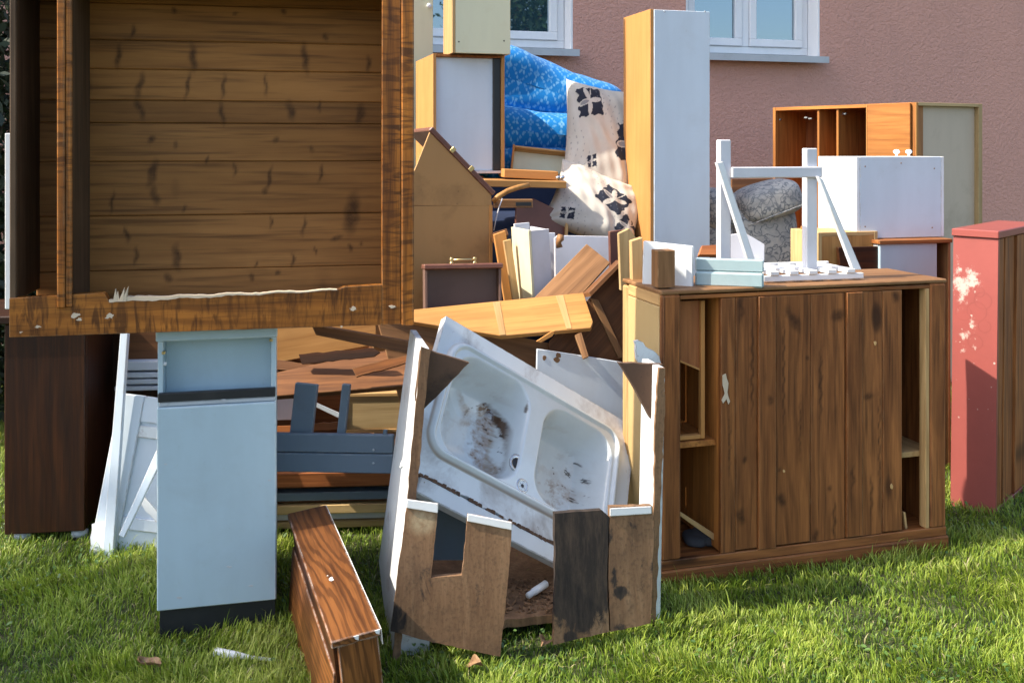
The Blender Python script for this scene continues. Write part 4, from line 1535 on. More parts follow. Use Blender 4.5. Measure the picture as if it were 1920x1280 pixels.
    me = grid_mesh('bowl', np.stack([XX, Yc, ZZ], -1), em, {'grime': grime, 'rust': np.clip(rust, 0, 1), 'black': black})
    # drop faces outside the outline
    bm = bmesh.new()
    bm.from_mesh(me)
    bad = []
    bm.verts.ensure_lookup_table()
    dd = do.reshape(-1)
    for f in bm.faces:
        if all(dd[v.index] > .001 for v in f.verts):
            bad.append(f)
    bmesh.ops.delete(bm, geom=bad, context='FACES')
    bmesh.ops.reverse_faces(bm, faces=bm.faces[:])
    bm.to_mesh(me)
    bm.free()
    put('bowl', me, o)
    # drain fittings
    rotm = Matrix.Rotation(math.pi / 2, 4, 'X')
    x, z = loc(976, 912)
    lathe('overflow_ring', o, [(.021, -.002), (.023, .002), (.020, .005), (.016, .004), (.014, .001)], 'chrome', Matrix.Translation((x, -.006, z)) @ rotm)
    lathe('strainer', o, [(.0135, -.001), (.0135, .002), (.006, .0028), (.0055, .004), (.001, .004)], 'black', Matrix.Translation((x, -.006, z)) @ rotm)
    for k in range(6):
        an = k * math.pi / 3
        box(o, 'strainer_rib', -.0006, .0006, -.0102, -.0088, .0045, .0125, 'chrome', 0, M=Matrix.Translation((x, 0, z)) @ Matrix.Rotation(an, 4, 'Y'))
    for bx, (px, py) in ((lx, (926, 890)), (rx, (1012, 948))):
        x, z = flo(px, py, .12)
        i = int(np.clip((x - X0) / (X1 - X0) * (nx - 1), 0, nx - 1))
        j = int(np.clip((z - Z0) / (Z1 - Z0) * (nz - 1), 0, nz - 1))
        yb = float(Yc[i, j])
        lathe('drain_ring', o, [(.026, -.004), (.028, .002), (.024, .004), (.018, .001)], 'chrome', Matrix.Translation((x, yb - .002, z)) @ rotm)
        lathe('drain_hole', o, [(.017, -.002), (.017, .0015), (.001, .0016)], 'black', Matrix.Translation((x, yb - .002, z)) @ rotm)
    return o


def pine_cabinet():
    fr = Fr(G(1240, 1100), 16.0)
    w = fr.X(1774)
    h = fr.Z(546)
    d = fr.D(1168, h)
    d = max(.30, min(d, .55))
    print('PINE', w, h, d)
    o = thing('pine_cabinet', 'wide brown pine board cabinet with gaps at both ends, standing on the grass', 'cabinet', fr.M)
    X = lambda px, z=.45: along(fr.O + ZA * z, fr.x, px)
    t = .02
    zb = fr.Z(1052)
    # plinth and rails
    box(o, 'plinth', -.004, w + .006, -.008, .02, -.01, zb * .62, 'pinedark', .004, 0)
    box(o, 'bottom_rail', .0, w, -.002, .018, zb * .63, zb, 'pinedark', .002, 0)
    zt = h - .016
    box(o, 'top_rail', X(1276, h), w - .05, -.0, .018, zt - .012, zt, 'pinedark', .002, 0)
    # stiles
    box(o, 'stile', 0, X(1276), -.004, .016, zb, h - .012, 'pinedark', .006, 2)
    box(o, 'stile', X(1743), w - .002, -.004, .016, zb, h - .012, 'pinedark', .012, 2)
    box(o, 'lit_stile_edge', X(1735), X(1742), -.001, .03, zb + .001, zt - .013, 'rawpine', .001, 2, label='inner edge of the right stile with sunlight painted as pale wood')  # paler wood puts sunlight into the colour of this edge
    # boards of the middle
    for i, (a, b, p) in enumerate(((1352, 1379, 0), (1379.5, 1420.5, .001), (1421, 1454, -.007), (1455, 1520, 0), (1520.5, 1585, .001), (1586, 1616, -.007), (1617, 1655, .001), (1655.5, 1692, 0))):
        knot_plank(o, 'plank', X(a), X(b) - .0008, p, .016 + p, zb + .001 + .004 * (i % 2), zt - .013 if p < 0 else zt - .014, 'pinedark', 2, PKNOTS, .0022)
    # sides
    box(o, 'side_panel', 0, .008, .017, d - .045, zb, h - .05, 'hardyellow', .001, 2, label='pale yellow left side panel')
    box(o, 'side_post', -.002, .02, d - .044, d, 0, h - .02, 'rawpine', .004, 2)
    box(o, 'side_post', .0, .02, .017, d - .045, h - .049, h - .012, 'rawpine', .004, 1)
    box(o, 'side_panel', w - .02, w, .017, d, 0, h - .012, 'pinedark', .004, 2)
    # top
    box(o, 'top_panel', -.001, w + .001, -.003, d + .004, h - .0115, h + .001, 'warmbrown', .003, 0)
    box(o, 'back_panel', .009, w - .021, d - .01, d - .004, .02, h - .012, 'brown', .001, 2)
    box(o, 'bottom_panel', .009, w - .021, .02, d - .011, zb * .6, zb * .6 + .02, 'pinedark')
    # partitions beside the openings and shelf on the right
    box(o, 'partition', X(1352) + .004, X(1352) + .022, .022, d - .011, zb, zt - .015, 'orange', .001, 2)
    xr = X(1692)
    box(o, 'partition', xr - .03, xr - .012, .022, d - .011, zb, zt - .015, 'pinedark', .001, 2)
    zsh = fr.Z(862, X(1715))
    box(o, 'shelf', xr - .011, w - .022, .03, d - .012, zsh, zsh + .018, 'rawpine', .001)
    # shelf in the left bay with two framed red-brown door leaves pushed inside
    zl = fr.Z(835, X(1300))
    box(o, 'shelf', .010, X(1352) + .003, .04, d - .012, zl - .018, zl, 'orange', .001)
    # white torn patch on the boards
    plate('torn_paper', Fr(fr.O - fr.y * .0035, 16), [(1355, 703), (1361, 700), (1366, 718), (1364, 735), (1369, 752), (1366, 758), (1362, 748), (1356, 756), (1353, 750), (1359, 738), (1355, 722)], .0012, 'splint', o, sub=.012, jit=.0015)
    for px, py, r in ((1641, 643, 5), (1672, 912, 6), (1470, 883, 4)):
        plate('worn_spot', Fr(fr.O - fr.y * .0022, 16), [(px + r * .6 * math.cos(q) * random.uniform(.6, 1.2), py + r * math.sin(q) * random.uniform(.6, 1.2)) for q in np.linspace(0, 5.5, 8)], .002, 'rawpine', o)
    # loose inner leaf: orange cabinet door
    q = Fr(fr.O + fr.y * .045 + ZA * (zl + .004) + fr.x * .012, 16)
    wl = X(1336) - .014
    hl = zt - zl - .03
    lf = thing('cabinet_door', 'orange-brown framed door leaf standing inside the left gap of pine cabinet', 'door', q.M)
    box(lf, 'frame', wl - .014, wl, 0, .02, 0, hl, 'ply', .002, 2)
    box(lf, 'frame', 0, wl - .0145, 0, .02, 0, .014, 'ply', .002, 0)
    box(lf, 'frame', 0, .014, 0, .02, .0145, hl, 'ply', .002, 2)
    z1, z2 = q.Z(662), q.Z(697)
    x1 = wl - .0145
    prism(lf, 'panel', [(.0145, z1), (x1, z2), (x1, hl - .001), (.0145, hl - .001)], .012, .018, 'redven', 0, 2)  # cut along the shadow line; its bright orange stands for sunlight
    prism(lf, 'sun_patch_edge', [(.0145, z1 - .006), (x1, z2 - .006), (x1, z2), (.0145, z1)], .008, .02, 'ply', 0, 0)  # light strip drawn along the border of the painted sun patch
    # loose lath and rag at the bottom of the left bay
    f5 = Fr(fr.O + fr.y * .055, 16)
    plate('lath', f5, [(1268, 962), (1274, 958), (1352, 1008), (1352, 1022)], .012, 'rawpine', None, (0, 3), .001, 'pale broken lath leaning across the left gap of pine cabinet', 'lath')
    for k, (px, py, sx, sy, sz) in enumerate(((1300, 1035, .035, .05, .016), (1322, 1022, .04, .05, .02), (1335, 1040, .035, .04, .013))):
        p = P(px, py, fr.O.y + .17)
        sbox('rag', None, Matrix.Translation((p.x, p.y, zb * .6 + .02 + sz)) @ Matrix.Rotation(k * .8, 4, 'Z'), sx, sy, sz, lam('rag'), .7, 18, label=('dark grey crumpled rag left of the two other rags, in the pine cabinet', 'dark grey crumpled rag farthest back on the pine cabinet floor', 'dark grey crumpled rag nearest the planks on the pine cabinet floor')[k], cat='rag', group='rags in pine cabinet', wob=.25)
    f6 = Fr(fr.O + fr.y * .05, 16)
    plate('lath', f6, [(1700, 1000), (1728, 985), (1730, 1000), (1698, 1014)], .012, 'rawpine', None, (0, 1), .001, 'short pale lath lying in the right gap of pine cabinet', 'lath')
    plate('lath', Fr(fr.O + fr.y * .03, 16), [(1694, 960), (1698, 960), (1704, 1006), (1700, 1010)], .01, 'rawpine', None, (0, 3), .001, 'thin upright pale splinter lath in the right gap', 'lath')
    return fr, w, h, d


def on_pine(fr, w, h, d):
    Zt = h + .005
    # wooden block
    q = Fr(P(1240, 546, fr.O.y + .02), 16)
    O = fr.O + fr.x * .002 + fr.y * .03
    O = Vector((O.x, O.y, Zt))
    q = Fr(O, 16)
    wv = q.X(1266)
    hv = q.Z(470)
    O2 = q.O
    box(None, 'wood_block', 0, wv, 0, .05, 0, hv, 'warmbrown', .002, 2, label='short upright wooden block at the left corner on top of pine cabinet', cat='block', M=q.M)
    # white board turned to the sun
    q = Fr(P(1206, 534, fr.O.y + .16), -22, 0)
    plate('white_board', q, [(1206, 452), (1299, 462), (1298, 540), (1204, 534)], .02, 'white', None, None, .002, 'bright white board standing behind the wooden block on pine cabinet', 'board')
    q = Fr(P(1299, 462, fr.O.y + .02), -22, 0)
    # pale blue drawer front with moulding
    q = Fr(P(1432, 541, fr.O.y + .075), -15, 0)
    x0, x1 = q.X(1303), q.X(1432)
    o = thing('moulded_board', 'pale blue painted drawer front with stepped moulding on top of pine cabinet', 'drawer front', q.M)
    z1, z2 = q.Z(512), q.Z(488)
    box(o, 'lower_moulding', x0, 0, .0, .03, .0, z1 * .98, 'ltblue', .006, 0)
    box(o, 'upper_moulding', x0, 0, .008, .03, z1, z2, 'ltblue', .004, 0)
    # white upturned frame
    base = Vector((0, 0, Zt))
    q = Fr(Vector((P(1432, 528, fr.O.y + .17).x, P(1432, 528, fr.O.y + .17).y, Zt)), 14)
    o = thing('upturned_bench', 'white painted wooden bench frame upside down with splayed struts on pine cabinet', 'bench', q.M)
    wl = q.X(1620)
    ap = .035
    box(o, 'apron', 0, wl, 0, .016, 0, ap * .55, 'white', .002, 0)
    n = 5
    for k in range(n):
        x = wl * (.06 + .19 * k)
        box(o, 'slat', x, x + .032, -.004 + .0, .20, ap * .56, ap * .56 + .014, 'white', .002, 1)
    box(o, 'apron', .002, wl - .002, .205, .221, 0, ap, 'white', .002, 0)

    def px2(px, y=0.02, z=.1):
        return along(q.O + q.y * y + ZA * z, q.x, px)
    yp = .06
    qq = Fr(q.O + q.y * yp, 14)
    for a, b, top in ((1350, 1371, 262), (1512, 1533, 278)):
        x0, z0 = qq.hit(a, 400)
        x1, _ = qq.hit(b, 400)
        zt = qq.hit((a + b) / 2, top)[1]
        box(o, 'post', x0, x1, yp, yp + .03, (0 if a > 1400 else -.0) + .02, zt, 'greywhite', .003, 2)  # greyer white than the struts puts shade into the posts' colour
    x0, z0 = qq.hit(1371, 334)
    x1, z1 = qq.hit(1538, 312)
    box(o, 'cross_rail', x0 - .003, x1, yp - .014, yp - .001, z0, z0 + .036, 'greywhite', .003, 0)  # same painted shade as the posts
    plate('strut', Fr(qq.O - qq.y * .035, 14), [(1344, 305), (1356, 303), (1416, 486), (1402, 488)], .018, 'white', o, (1, 2), .002)
    plate('strut', Fr(qq.O - qq.y * .035, 14), [(1534, 330), (1543, 336), (1616, 506), (1600, 506)], .018, 'white', o, (1, 2), .002)
    # grey-white offcut behind
    q2 = Fr(P(1400, 490, fr.O.y + .42), 4, 6)
    plate('board_scrap', q2, [(1366, 440), (1396, 436), (1434, 458), (1433, 500), (1366, 500)], .015, 'greywhite', None, None, .002, 'grey-white board offcut behind the left strut of the white frame', 'board')
    q2 = Fr(P(1310, 476, fr.O.y + .5), 10, 30)
    plate('board_scrap', q2, [(1310, 478), (1316, 460), (1365, 458), (1365, 478)], .02, 'redven', None, None, .002, 'small red-brown board behind the pale blue drawer front', 'board')
    # pale laths left of the white board
    q2 = Fr(P(1190, 545, fr.O.y + .26), 10, 0)
    plate('lath', q2, [(1184, 452), (1205, 445), (1206, 545), (1186, 545)], .03, 'rawpine', None, (0, 3), .002, 'short upright pale lath left of the bright white board', 'lath')
    plate('lath', Fr(P(1160, 545, fr.O.y + .36), 10, 0), [(1160, 438), (1180, 428), (1192, 445), (1192, 545), (1164, 545)], .02, 'beige', None, (2, 3), .002, 'wider pale lath at the foot of the tall orange-sided cupboard', 'lath')


def red_dresser():
    O = G(1866, 966)
    fr = Fr(O, -42.0)
    # front face looks left-forward; its left edge lies farther away
    wf = -fr.X(1782)
    fr = Fr(O - fr.x * wf, -42.0, 0, .6)
    hgt = upto(O, 432)
    print('RED', wf, hgt)
    o = thing('red_dresser', 'red painted chest on end with peeling patch, at the right beside pine cabinet', 'chest', fr.M)
    nx, nz = 60, 240
    u = np.linspace(0, wf, nx)
    v = np.linspace(0, hgt - .03, nz)
    U, V = np.meshgrid(u, v, indexing='ij')
    wh = np.zeros_like(U)
    ring = np.zeros_like(U)
    f_ = U / wf
    g_ = V / hgt

    def sp(cx, cz, rx, rz):
        return np.clip(1.35 - np.hypot((f_ - cx) / rx, (g_ - cz) / rz), 0, 1)
    wh = np.maximum.reduce([sp(.22, .80, .30, .055) * .8, sp(.42, .82, .24, .05) * .75, sp(.12, .86, .14, .06) * .6, sp(.2, .74, .2, .05) * .5, sp(.30, .62, .18, .03) * .6, sp(.45, .66, .12, .03) * .6, sp(.28, .57, .12, .02) * .55, sp(.5, .58, .1, .02) * .5])
    r = np.random.default_rng(4)
    for k in range(26):
        wh = np.maximum(wh, np.clip(1.4 - np.hypot((f_ - r.random()) * wf, (g_ - r.random() ** .6 * .8) * hgt) / (.0015 + .004 * r.random() ** 2), 0, 1) * .8)
    for cx, cz, rr in ((.55, .71, .034), (.52, .60, .026), (.68, .75, .03), (.25, .70, .028), (.72, .66, .022), (.60, .78, .018)):
        dd = np.hypot((f_ - cx) * wf, (g_ - cz) * hgt)
        ring = np.maximum(ring, .5 * np.exp(-((dd - rr) / .0028) ** 2))
    m = stain_mat('red_paint', (.34, .082, .068), .5, [('ring', (.20, .05, .04), .25), ('white', (.58, .44, .38), 1.4)], .2, sc=45)
    me = grid_mesh('front_face', np.stack([U, np.zeros_like(U), V], -1), m, {'white': wh, 'ring': ring}, smooth=False)
    put('painted_face', me, o, None, 'red painted face with white peeled patch and ring marks')
    D = .56
    rl = stain_mat('red_paint_plain', (.32, .078, .064), .35, [], .1)
    box(o, 'front_panel', 0, wf, .0012, .018, 0, hgt - .03, rl, 0)
    box(o, 'top_panel', -.004, wf + .004, -.008, D, hgt - .028, hgt, rl, .003)
    box(o, 'base_panel', .0, wf, .019, D, .0, .018, rl, .001)
    box(o, 'back_panel', .003, wf - .03, D - .008, D - .002, .02, hgt - .03, 'brown')
    box(o, 'side_panel', .002, .02, .019, D - .01, .019, hgt - .03, rl, .001)
    # the open side: rails between the empty drawer slots, on end
    ys = [.019, .10, .25, .40, .53]
    for i in range(len(ys) - 1):
        box(o, 'drawer_front', wf - .022 - (.006 if i % 2 else 0), wf - .004 - (.006 if i % 2 else 0), ys[i] + .002, ys[i + 1] - .014, .019, hgt - .032, 'pinedark', .002, 2)
        box(o, 'drawer_rail', wf - .024, wf, ys[i + 1] - .010, ys[i + 1], .019, hgt - .032, 'pinedark', .001, 2)
    # foreground shadowed board to the very right
    return o


def tall_cupboard():
    fr = Fr(P(1220, 470, 4.35), 16.0)
    fr = Fr(Vector((fr.O.x, fr.O.y, 0)), 16.0)
    w = along(fr.O + ZA * 1.4, fr.x, 1331)
    O = Vector(fr.O)
    h = upto(O, 17)
    d = along(O + ZA * 1.6, fr.y, 1169)
    print('TALL', w, h, d)
    o = thing('tall_cupboard', 'tall narrow cupboard with white front and orange wood side, before the pink wall', 'cupboard', fr.M)
    box(o, 'side_panel', 0, .016, .004, d, 0, h, 'ply', .001, 2, label='sunlit orange side panel')
    box(o, 'front_panel', .0165, w, 0, .016, 0, h - .002, 'greywhite' if False else 'paleblue', .002, 2)
    box(o, 'side_panel', w - .016, w, .017, d, 0, h, 'ply', .001, 2)
    box(o, 'top_panel', .0165, w - .0165, .017, d, h - .018, h - .001, 'paleblue', .001)
    box(o, 'back_panel', .0165, w - .0165, d - .006, d - .002, .02, h - .02, 'hardboard', 0)
    for px, py in ((1246, 22), (1322, 22)):
        x, z = fr.hit(px, py)
        lathe('screw', o, [(.004, 0), (.004, .002), (.001, .003)], 'chrome', Matrix.Translation((x, .0, z)) @ Matrix.Rotation(math.pi / 2, 4, 'X'), 8)


def left_stack():
    # white-backed cabinet with orange side
    fr = Fr(P(812, 326, 4.45), 16.0)
    w = fr.X(946)
    h = fr.Z(101)
    d = .42
    o = thing('wall_cabinet', 'white wall cabinet with orange side and black strip, stacked behind the wardrobe', 'cabinet', fr.M)
    xb, xc = fr.X(926), fr.X(940)
    box(o, 'side_panel', 0, .014, 0, d, 0, h, 'ply', .001, 2, label='sunlit orange side')
    box(o, 'side_panel', xc, w, -.002, d, .0, h, 'amber', .001, 2)
    box(o, 'top_panel', .0145, xc - .0005, 0, d, h - .012, h, 'pinedark', .001)
    box(o, 'bottom_panel', .0145, xc - .0005, 0, d, 0, .012, 'greywhite', .001)
    box(o, 'door', .0145, xb, .018, .032, .0125, h - .0125, 'paleblue', .002, 2)
    box(o, 'dark_strip', xb + .0005, xc - .0005, .010, .03, .0125, h - .0125, 'black', .002, 2)
    box(o, 'back_panel', .0145, xc - .0005, d - .006, d - .002, .0125, h - .0125, 'hardboard', 0)
    # plain brown chest below, mostly hidden
    q = Fr(Vector((fr.O.x, fr.O.y, 0)) + fr.y * .03 + fr.x * -.10, 16.0)
    o2 = thing('brown_chest', 'brown chest mostly hidden beneath the white wall cabinet', 'chest', q.M)
    carcass(o2, .34, fr.O.z - .012, .38, .018, 'brown', 'hardboard')
    box(o2, 'front_panel', .018, .322, .0, .016, .019, fr.O.z - .032, 'brown', .001, 2)
    # cream cabinet on top
    q = Fr(P(848, 99, 4.42), 16.0)
    q = Fr(Vector((q.O.x, q.O.y, fr.O.z + h + .001)), 16.0)
    w2 = q.X(957)
    o3 = thing('cream_cabinet', 'tall cream cabinet with yellow wood side on top of the stack, before the window', 'cabinet', q.M)
    h2 = .75
    d2 = .19
    box(o3, 'side_panel', 0, .014, 0, d2, 0, h2, 'rawpine', .001, 2)
    box(o3, 'front_panel', .0145, w2, 0, .014, 0, h2, 'cream', .002, 2)
    box(o3, 'side_panel', w2 - .014, w2, .015, d2, 0, h2, 'cream', .001, 2)
    box(o3, 'top_panel', .0145, w2 - .0145, .015, d2, h2 - .014, h2, 'cream', .001)
    box(o3, 'back_panel', .0145, w2 - .0145, d2 - .006, d2 - .001, .001, h2 - .015, 'hardboard', 0)
    dots(o3, ((.03, .05), (.035, .30), (w2 - .03, .06)), 0)
    # cream door with knob
    q = Fr(P(812, 100, 5.0), 16.0)
    q = Fr(Vector((q.O.x, q.O.y, 0)), 16.0)
    o4 = thing('cream_door', 'tall cream door with small knob standing upright behind the stack, beside the wardrobe', 'door', q.M)
    x1 = q.X(812)
    box(o4, 'door_panel', -.60, 0, 0, .035, 0, 2.25, 'cream', .002, 2)
    x, z = q.hit(803, 12)
    lathe('knob', o4, [(.004, 0), (.004, .012), (.011, .016), (.012, .022), (.008, .027), (.001, .028)], 'winwhite', Matrix.Translation((x, 0, z)) @ Matrix.Rotation(math.pi / 2, 4, 'X'), 14)


def secretary():
    fr = Fr(P(922, 505, 3.95), 16.0)
    o = thing('writing_desk', 'brown slant-front writing desk seen from its hardboard side, next to the wardrobe', 'desk', fr.M)
    P2 = lambda px, py: fr.hit(px, py)
    za = P2(805, 385)[1]
    up = [P2(700, 385), P2(922, 386), P2(921, 366), P2(806, 248), P2(778, 318), P2(740, 370)]
    prism(o, 'side_panel', up, 0, .016, 'hardboard', .001, 0, label='upper part of the hardboard side')
    lo = [P2(700, 387), P2(917, 388), P2(917, 470)]
    x0 = P2(700, 500)[0]
    x1 = P2(917, 440)[0]
    box(o, 'side_panel', x0, x1, .001, .016, -fr.O.z + .02, za - .002, 'hardboard', .001, 2, label='lower part of the hardboard side')
    box(o, 'front_frame', x1 + .0005, x1 + .014, -.002, .45, -fr.O.z + .01, za - .002, 'ply', .002, 2)
    box(o, 'back_board', x0, x0 + .012, .017, .45, -fr.O.z + .02, za, 'brown', .001)
    # slanting flap with moulding
    a = Vector((P2(806, 248)[0], 0, P2(806, 248)[1]))
    b = Vector((P2(921, 366)[0], 0, P2(921, 366)[1]))
    L = (b - a).length
    ang = math.atan2(b.z - a.z, b.x - a.x)
    Mf = Matrix.Translation(a) @ Matrix.Rotation(-ang, 4, 'Y')
    fl = box(o, 'flap', -.01, L + .004, -.006, .45, .0006, .022, 'plumbrown', .004, 0, M=Mf)
    for f in (.33, .63):
        box(o, 'hinge', L * f - .012, L * f + .006, -.009, .03, .004, .027, 'brass', .002, M=Mf)
    # handle bits poking up from the flap
    # drawer standing on end in front
    q = Fr(P(797, 590, 3.62), 9, 6)
    w, h = q.X(941), q.Z(506)
    o2 = thing('drawer', 'brown drawer standing on end with brass handle on top', 'drawer', q.M)
    low = .16
    box(o2, 'bottom_panel', .01, w - .01, .05, .056, -low, h, 'mauve', .001, 2)
    box(o2, 'side', 0, .0095, 0, .11, -low, h, 'mauve', .001, 2)
    box(o2, 'side', w - .0095, w, 0, .11, -low, h, 'mauve', .001, 2)
    box(o2, 'front', -.004, w + .006, -.012, .13, h + .0005, h + .02, 'plumbrown', .004, 0)
    xa, xb = q.hit(846, 490)[0], q.hit(896, 490)[0]
    zt = h + .02
    hy = .05
    M0 = Matrix.Translation((0, hy, zt))
    tube('handle', o2, [(xa, 0, .014), (xb, 0, .014)], .0045, 'brass', M0, 10)
    for x in (xa + .006, xb - .006):
        lathe('handle_post', o2, [(.009, 0), (.007, .004), (.004, .01), (.007, .017), (.006, .022), (.001, .024)], 'brass', M0 @ Matrix.Translation((x, 0, 0)), 12)


def middle_heap():
    # big amber board across the heap
    fr = Fr(P(940, 628, 3.42), 2.0, 58, 0)
    o = thing('amber_board', 'long amber veneered board with pale stripes lying across the heap', 'board', fr.M)
    plate('board', fr, [(700, 592), (772, 580), (1094, 548), (1112, 603), (1108, 614), (940, 629), (760, 600), (700, 600)], .018, 'amber', o, (2, 1), .002)
    f2 = Fr(fr.O - fr.y * .002, 2, 58)
    plate('pale_stripe', f2, [(924, 566), (937, 565), (948, 627), (937, 628)], .0015, 'rawpine', o, (0, 3), 0)
    plate('pale_stripe', f2, [(1042, 554), (1056, 553), (1072, 615), (1062, 616)], .0015, 'rawpine', o, (0, 3), 0)
    # brown panel sloping down behind the sink
    fr = Fr(P(772, 590, 3.50), 12, 10)
    plate('sloping_board', fr, [(700, 575), (772, 588), (960, 628), (1195, 680), (1195, 790), (760, 790)], .016, 'warmbrown', None, (1, 3), .002, 'brown panel sloping down behind the tilted sink', 'board')
    # white box: cream side has sunlight in its colour, grey front has shade
    q = Fr(P(999, 575, 3.72), 22, 0, -3.5)
    w = along(q.O + q.z * .2, q.x, 1032)
    h = q.Z(432)
    dd = abs(along(q.O + q.z * .15, q.y, 962))
    o = thing('narrow_box', 'narrow white board box with sun and shade coloured into its sides, standing in the middle of heap', 'box', q.M)
    box(o, 'side_panel', 0, .01, .0, min(dd, .25), -.1, h, 'cream', .001, 2)
    box(o, 'front_panel', .0105, w, .002, .012, -.1, h - .002, 'greywhite', .001, 2)
    box(o, 'side_panel', w - .01, w, .0125, min(dd, .25), -.1, h - .004, 'greywhite', .001, 2)
    box(o, 'back_panel', .0105, w - .011, min(dd, .25) - .012, min(dd, .25), -.1, h + .012, 'greywhite', .001, 2)
    # pale raw planks left of it
    for poly, mt, lb, Y in (([(926, 440), (948, 432), (966, 565), (946, 565)], 'ply', 'pale raw plank leftmost of the pair beside the narrow box', 3.86),
                            ([(944, 452), (958, 448), (975, 565), (962, 565)], 'rawpine', 'thin pale plank touching the narrow box', 3.80)):
        plate('plank', Fr(P(950, 540, Y), 12, 4), poly, .02, mt, None, (0, 3), .002, lb, 'plank')
    plate('lath', Fr(P(930, 440, 3.9), 14, 30), [(924, 436), (950, 428), (954, 440), (930, 447)], .05, 'brown', None, (0, 1), .002, 'short brown lath on top of the pale raw planks', 'lath')
    # white panel with rounded hinge piece
    q = Fr(P(1040, 560, 3.95), 12, 6)
    plate('cupboard_board', q, [(1040, 446), (1046, 441), (1144, 443), (1146, 580), (1042, 580)], .016, 'greywhite', None, None, .002, 'white cupboard panel standing behind the leaning brown plank', 'panel')
    plate('board_scrap', Fr(P(1030, 560, 4.02), 12, 6), [(1028, 436), (1041, 436), (1044, 580), (1028, 580)], .014, 'greywhite', None, None, .002, 'narrow grey board between the narrow box and white panel', 'board')
    kk = Fr(P(1050, 450, 3.92), 12, 6)
    tube('wooden_hook', None, [P(1052, 440, 3.90), P(1050, 448, 3.90), P(1047, 455, 3.90), P(1049, 464, 3.90)], .012, 'warmbrown', n=10, radii=[.012, .016, .011, .014], label='small turned wooden knob on the edge of the white panel', cat='knob')
    # leaning brown plank
    q = Fr(P(1050, 540, 3.66), -6, 24)
    plate('plank', q, [(1100, 457), (1144, 492), (1062, 585), (985, 575)], .016, 'warmbrown', None, (0, 3), .002, 'short brown plank leaning diagonally across the white panel', 'plank')
    # brown upright boards at right
    q = Fr(P(1160, 520, 3.9), 20, 0)
    plate('upright_board', q, [(1143, 434), (1178, 430), (1180, 560), (1146, 560)], .016, 'plumbrown', None, (0, 3), .002, 'dark red-brown upright board beside the foot of the orange-sided cupboard', 'board')
    # dark open box (drawer carcass) lying on its corner
    q = Fr(P(1150, 600, 3.5), 8, 10)
    o = thing('tipped_drawer', 'dark brown drawer tipped on its corner behind the sink', 'drawer', q.M)
    plate('bottom_panel', Fr(q.O + q.y * .09, 8, 10), [(1112, 552), (1168, 490), (1200, 540), (1200, 720), (1020, 720), (1030, 640)], .008, 'brown', o, (0, 1), .001)
    plate('side', q, [(1104, 548), (1167, 485), (1172, 490), (1108, 556)], .10, 'brown', o, (0, 1), .001)
    plate('side', q, [(1168, 486), (1173, 490), (1200, 535), (1196, 540)], .10, 'brown', o, (0, 3), .001)
    plate('lath', Fr(q.O + q.y * .07, 8, 10), [(1108, 560), (1122, 562), (1172, 668), (1160, 672)], .012, 'warmbrown', o, (0, 3), .001)
    plate('lath', Fr(P(1080, 640, 3.44), 8, 30), [(1078, 628), (1090, 622), (1104, 668), (1094, 672)], .012, 'warmbrown', o, (1, 2), .001)
    # split end of wood under the amber board
    plate('splinter', Fr(P(1030, 630, 3.40), 8, 0), [(1006, 640), (1034, 622), (1040, 620), (1036, 630), (1014, 642)], .008, 'ply', None, (0, 1), .0, 'splintered stick poking out below the amber board', 'stick')
    # brown board behind, with pale lath
    q = Fr(P(970, 440, 4.35), 18, 8)
    plate('brown_board', q, [(968, 388), (1000, 372), (1064, 402), (1062, 450), (966, 450)], .016, 'plumbrown', None, (1, 2), .002, 'dark red-brown board below the lower patterned cushion', 'board')
    plate('lath', Fr(q.O - q.y * .02, 18, 8), [(1062, 400), (1067, 400), (1064, 452), (1059, 452)], .012, 'rawpine', None, (0, 3), .001, 'thin pale lath at the right edge of the dark red-brown board', 'lath')
    # shelf boards under the wall cabinet
    q = Fr(P(908, 350, 4.30), 8)
    w = q.X(1062)
    box(None, 'shelf_board', 0, w, 0, .30, 0, q.Z(337), 'amber', .002, 0, label='amber shelf board with rough front edge just below the white wall cabinet', cat='board', M=q.M @ Matrix.Rotation(rad(1.5), 4, 'Y'))
    q = Fr(P(945, 333, 4.42), 8)
    w = q.X(1046)
    box(None, 'shelf_board', 0, w, 0, .2, 0, q.Z(317), 'ply', .002, 0, label='short light orange board under the small open cream drawer', cat='board', M=q.M @ Matrix.Rotation(rad(3), 4, 'Y'))
    q = Fr(P(926, 390, 4.12), 6)
    w = q.X(999)
    o = thing('small_drawer_rail', 'small wooden runner with dark slot under the amber shelf board', 'runner', q.M)
    box(o, 'rail', 0, w, 0, .03, 0, q.Z(374), 'warmbrown', .002, 0)
    x0, z0 = q.hit(967, 386)
    x1, z1 = q.hit(996, 379)
    box(o, 'slot', x0, x1, -.002, .001, z0, z1, 'black', 0)
    tube('curved_arm', None, [P(924, 378, 4.06), P(935, 368, 4.06), P(952, 358, 4.08), P(972, 351, 4.1), P(992, 347, 4.12)], .011, 'amber', n=8, label='curved wooden chair arm below the amber shelf board', cat='chair arm')
    tube('cable', None, [P(942, 372, 4.02), P(936, 388, 4.02), P(930, 410, 4.0), P(926, 432, 4.0)], .0025, 'greywhite', n=6, label='thin grey cable hanging beside the writing desk', cat='cable')
    # small open cream drawer on the blue quilt
    q = Fr(P(957, 318, 4.66), 3, 22, 6.5)
    w = .385
    h = .125
    o = thing('open_drawer', 'small open cream drawer with wooden rim lying before the blue quilt', 'drawer', q.M)
    box(o, 'bottom_panel', .01, w - .01, .05, .056, .01, h - .01, 'cream', .001, 0)
    box(o, 'side', 0, .0095, -.012, .06, 0, h, 'ply', .002, 2)
    box(o, 'side', w - .0095, w, 0, .06, 0, h, 'ply', .002, 2)
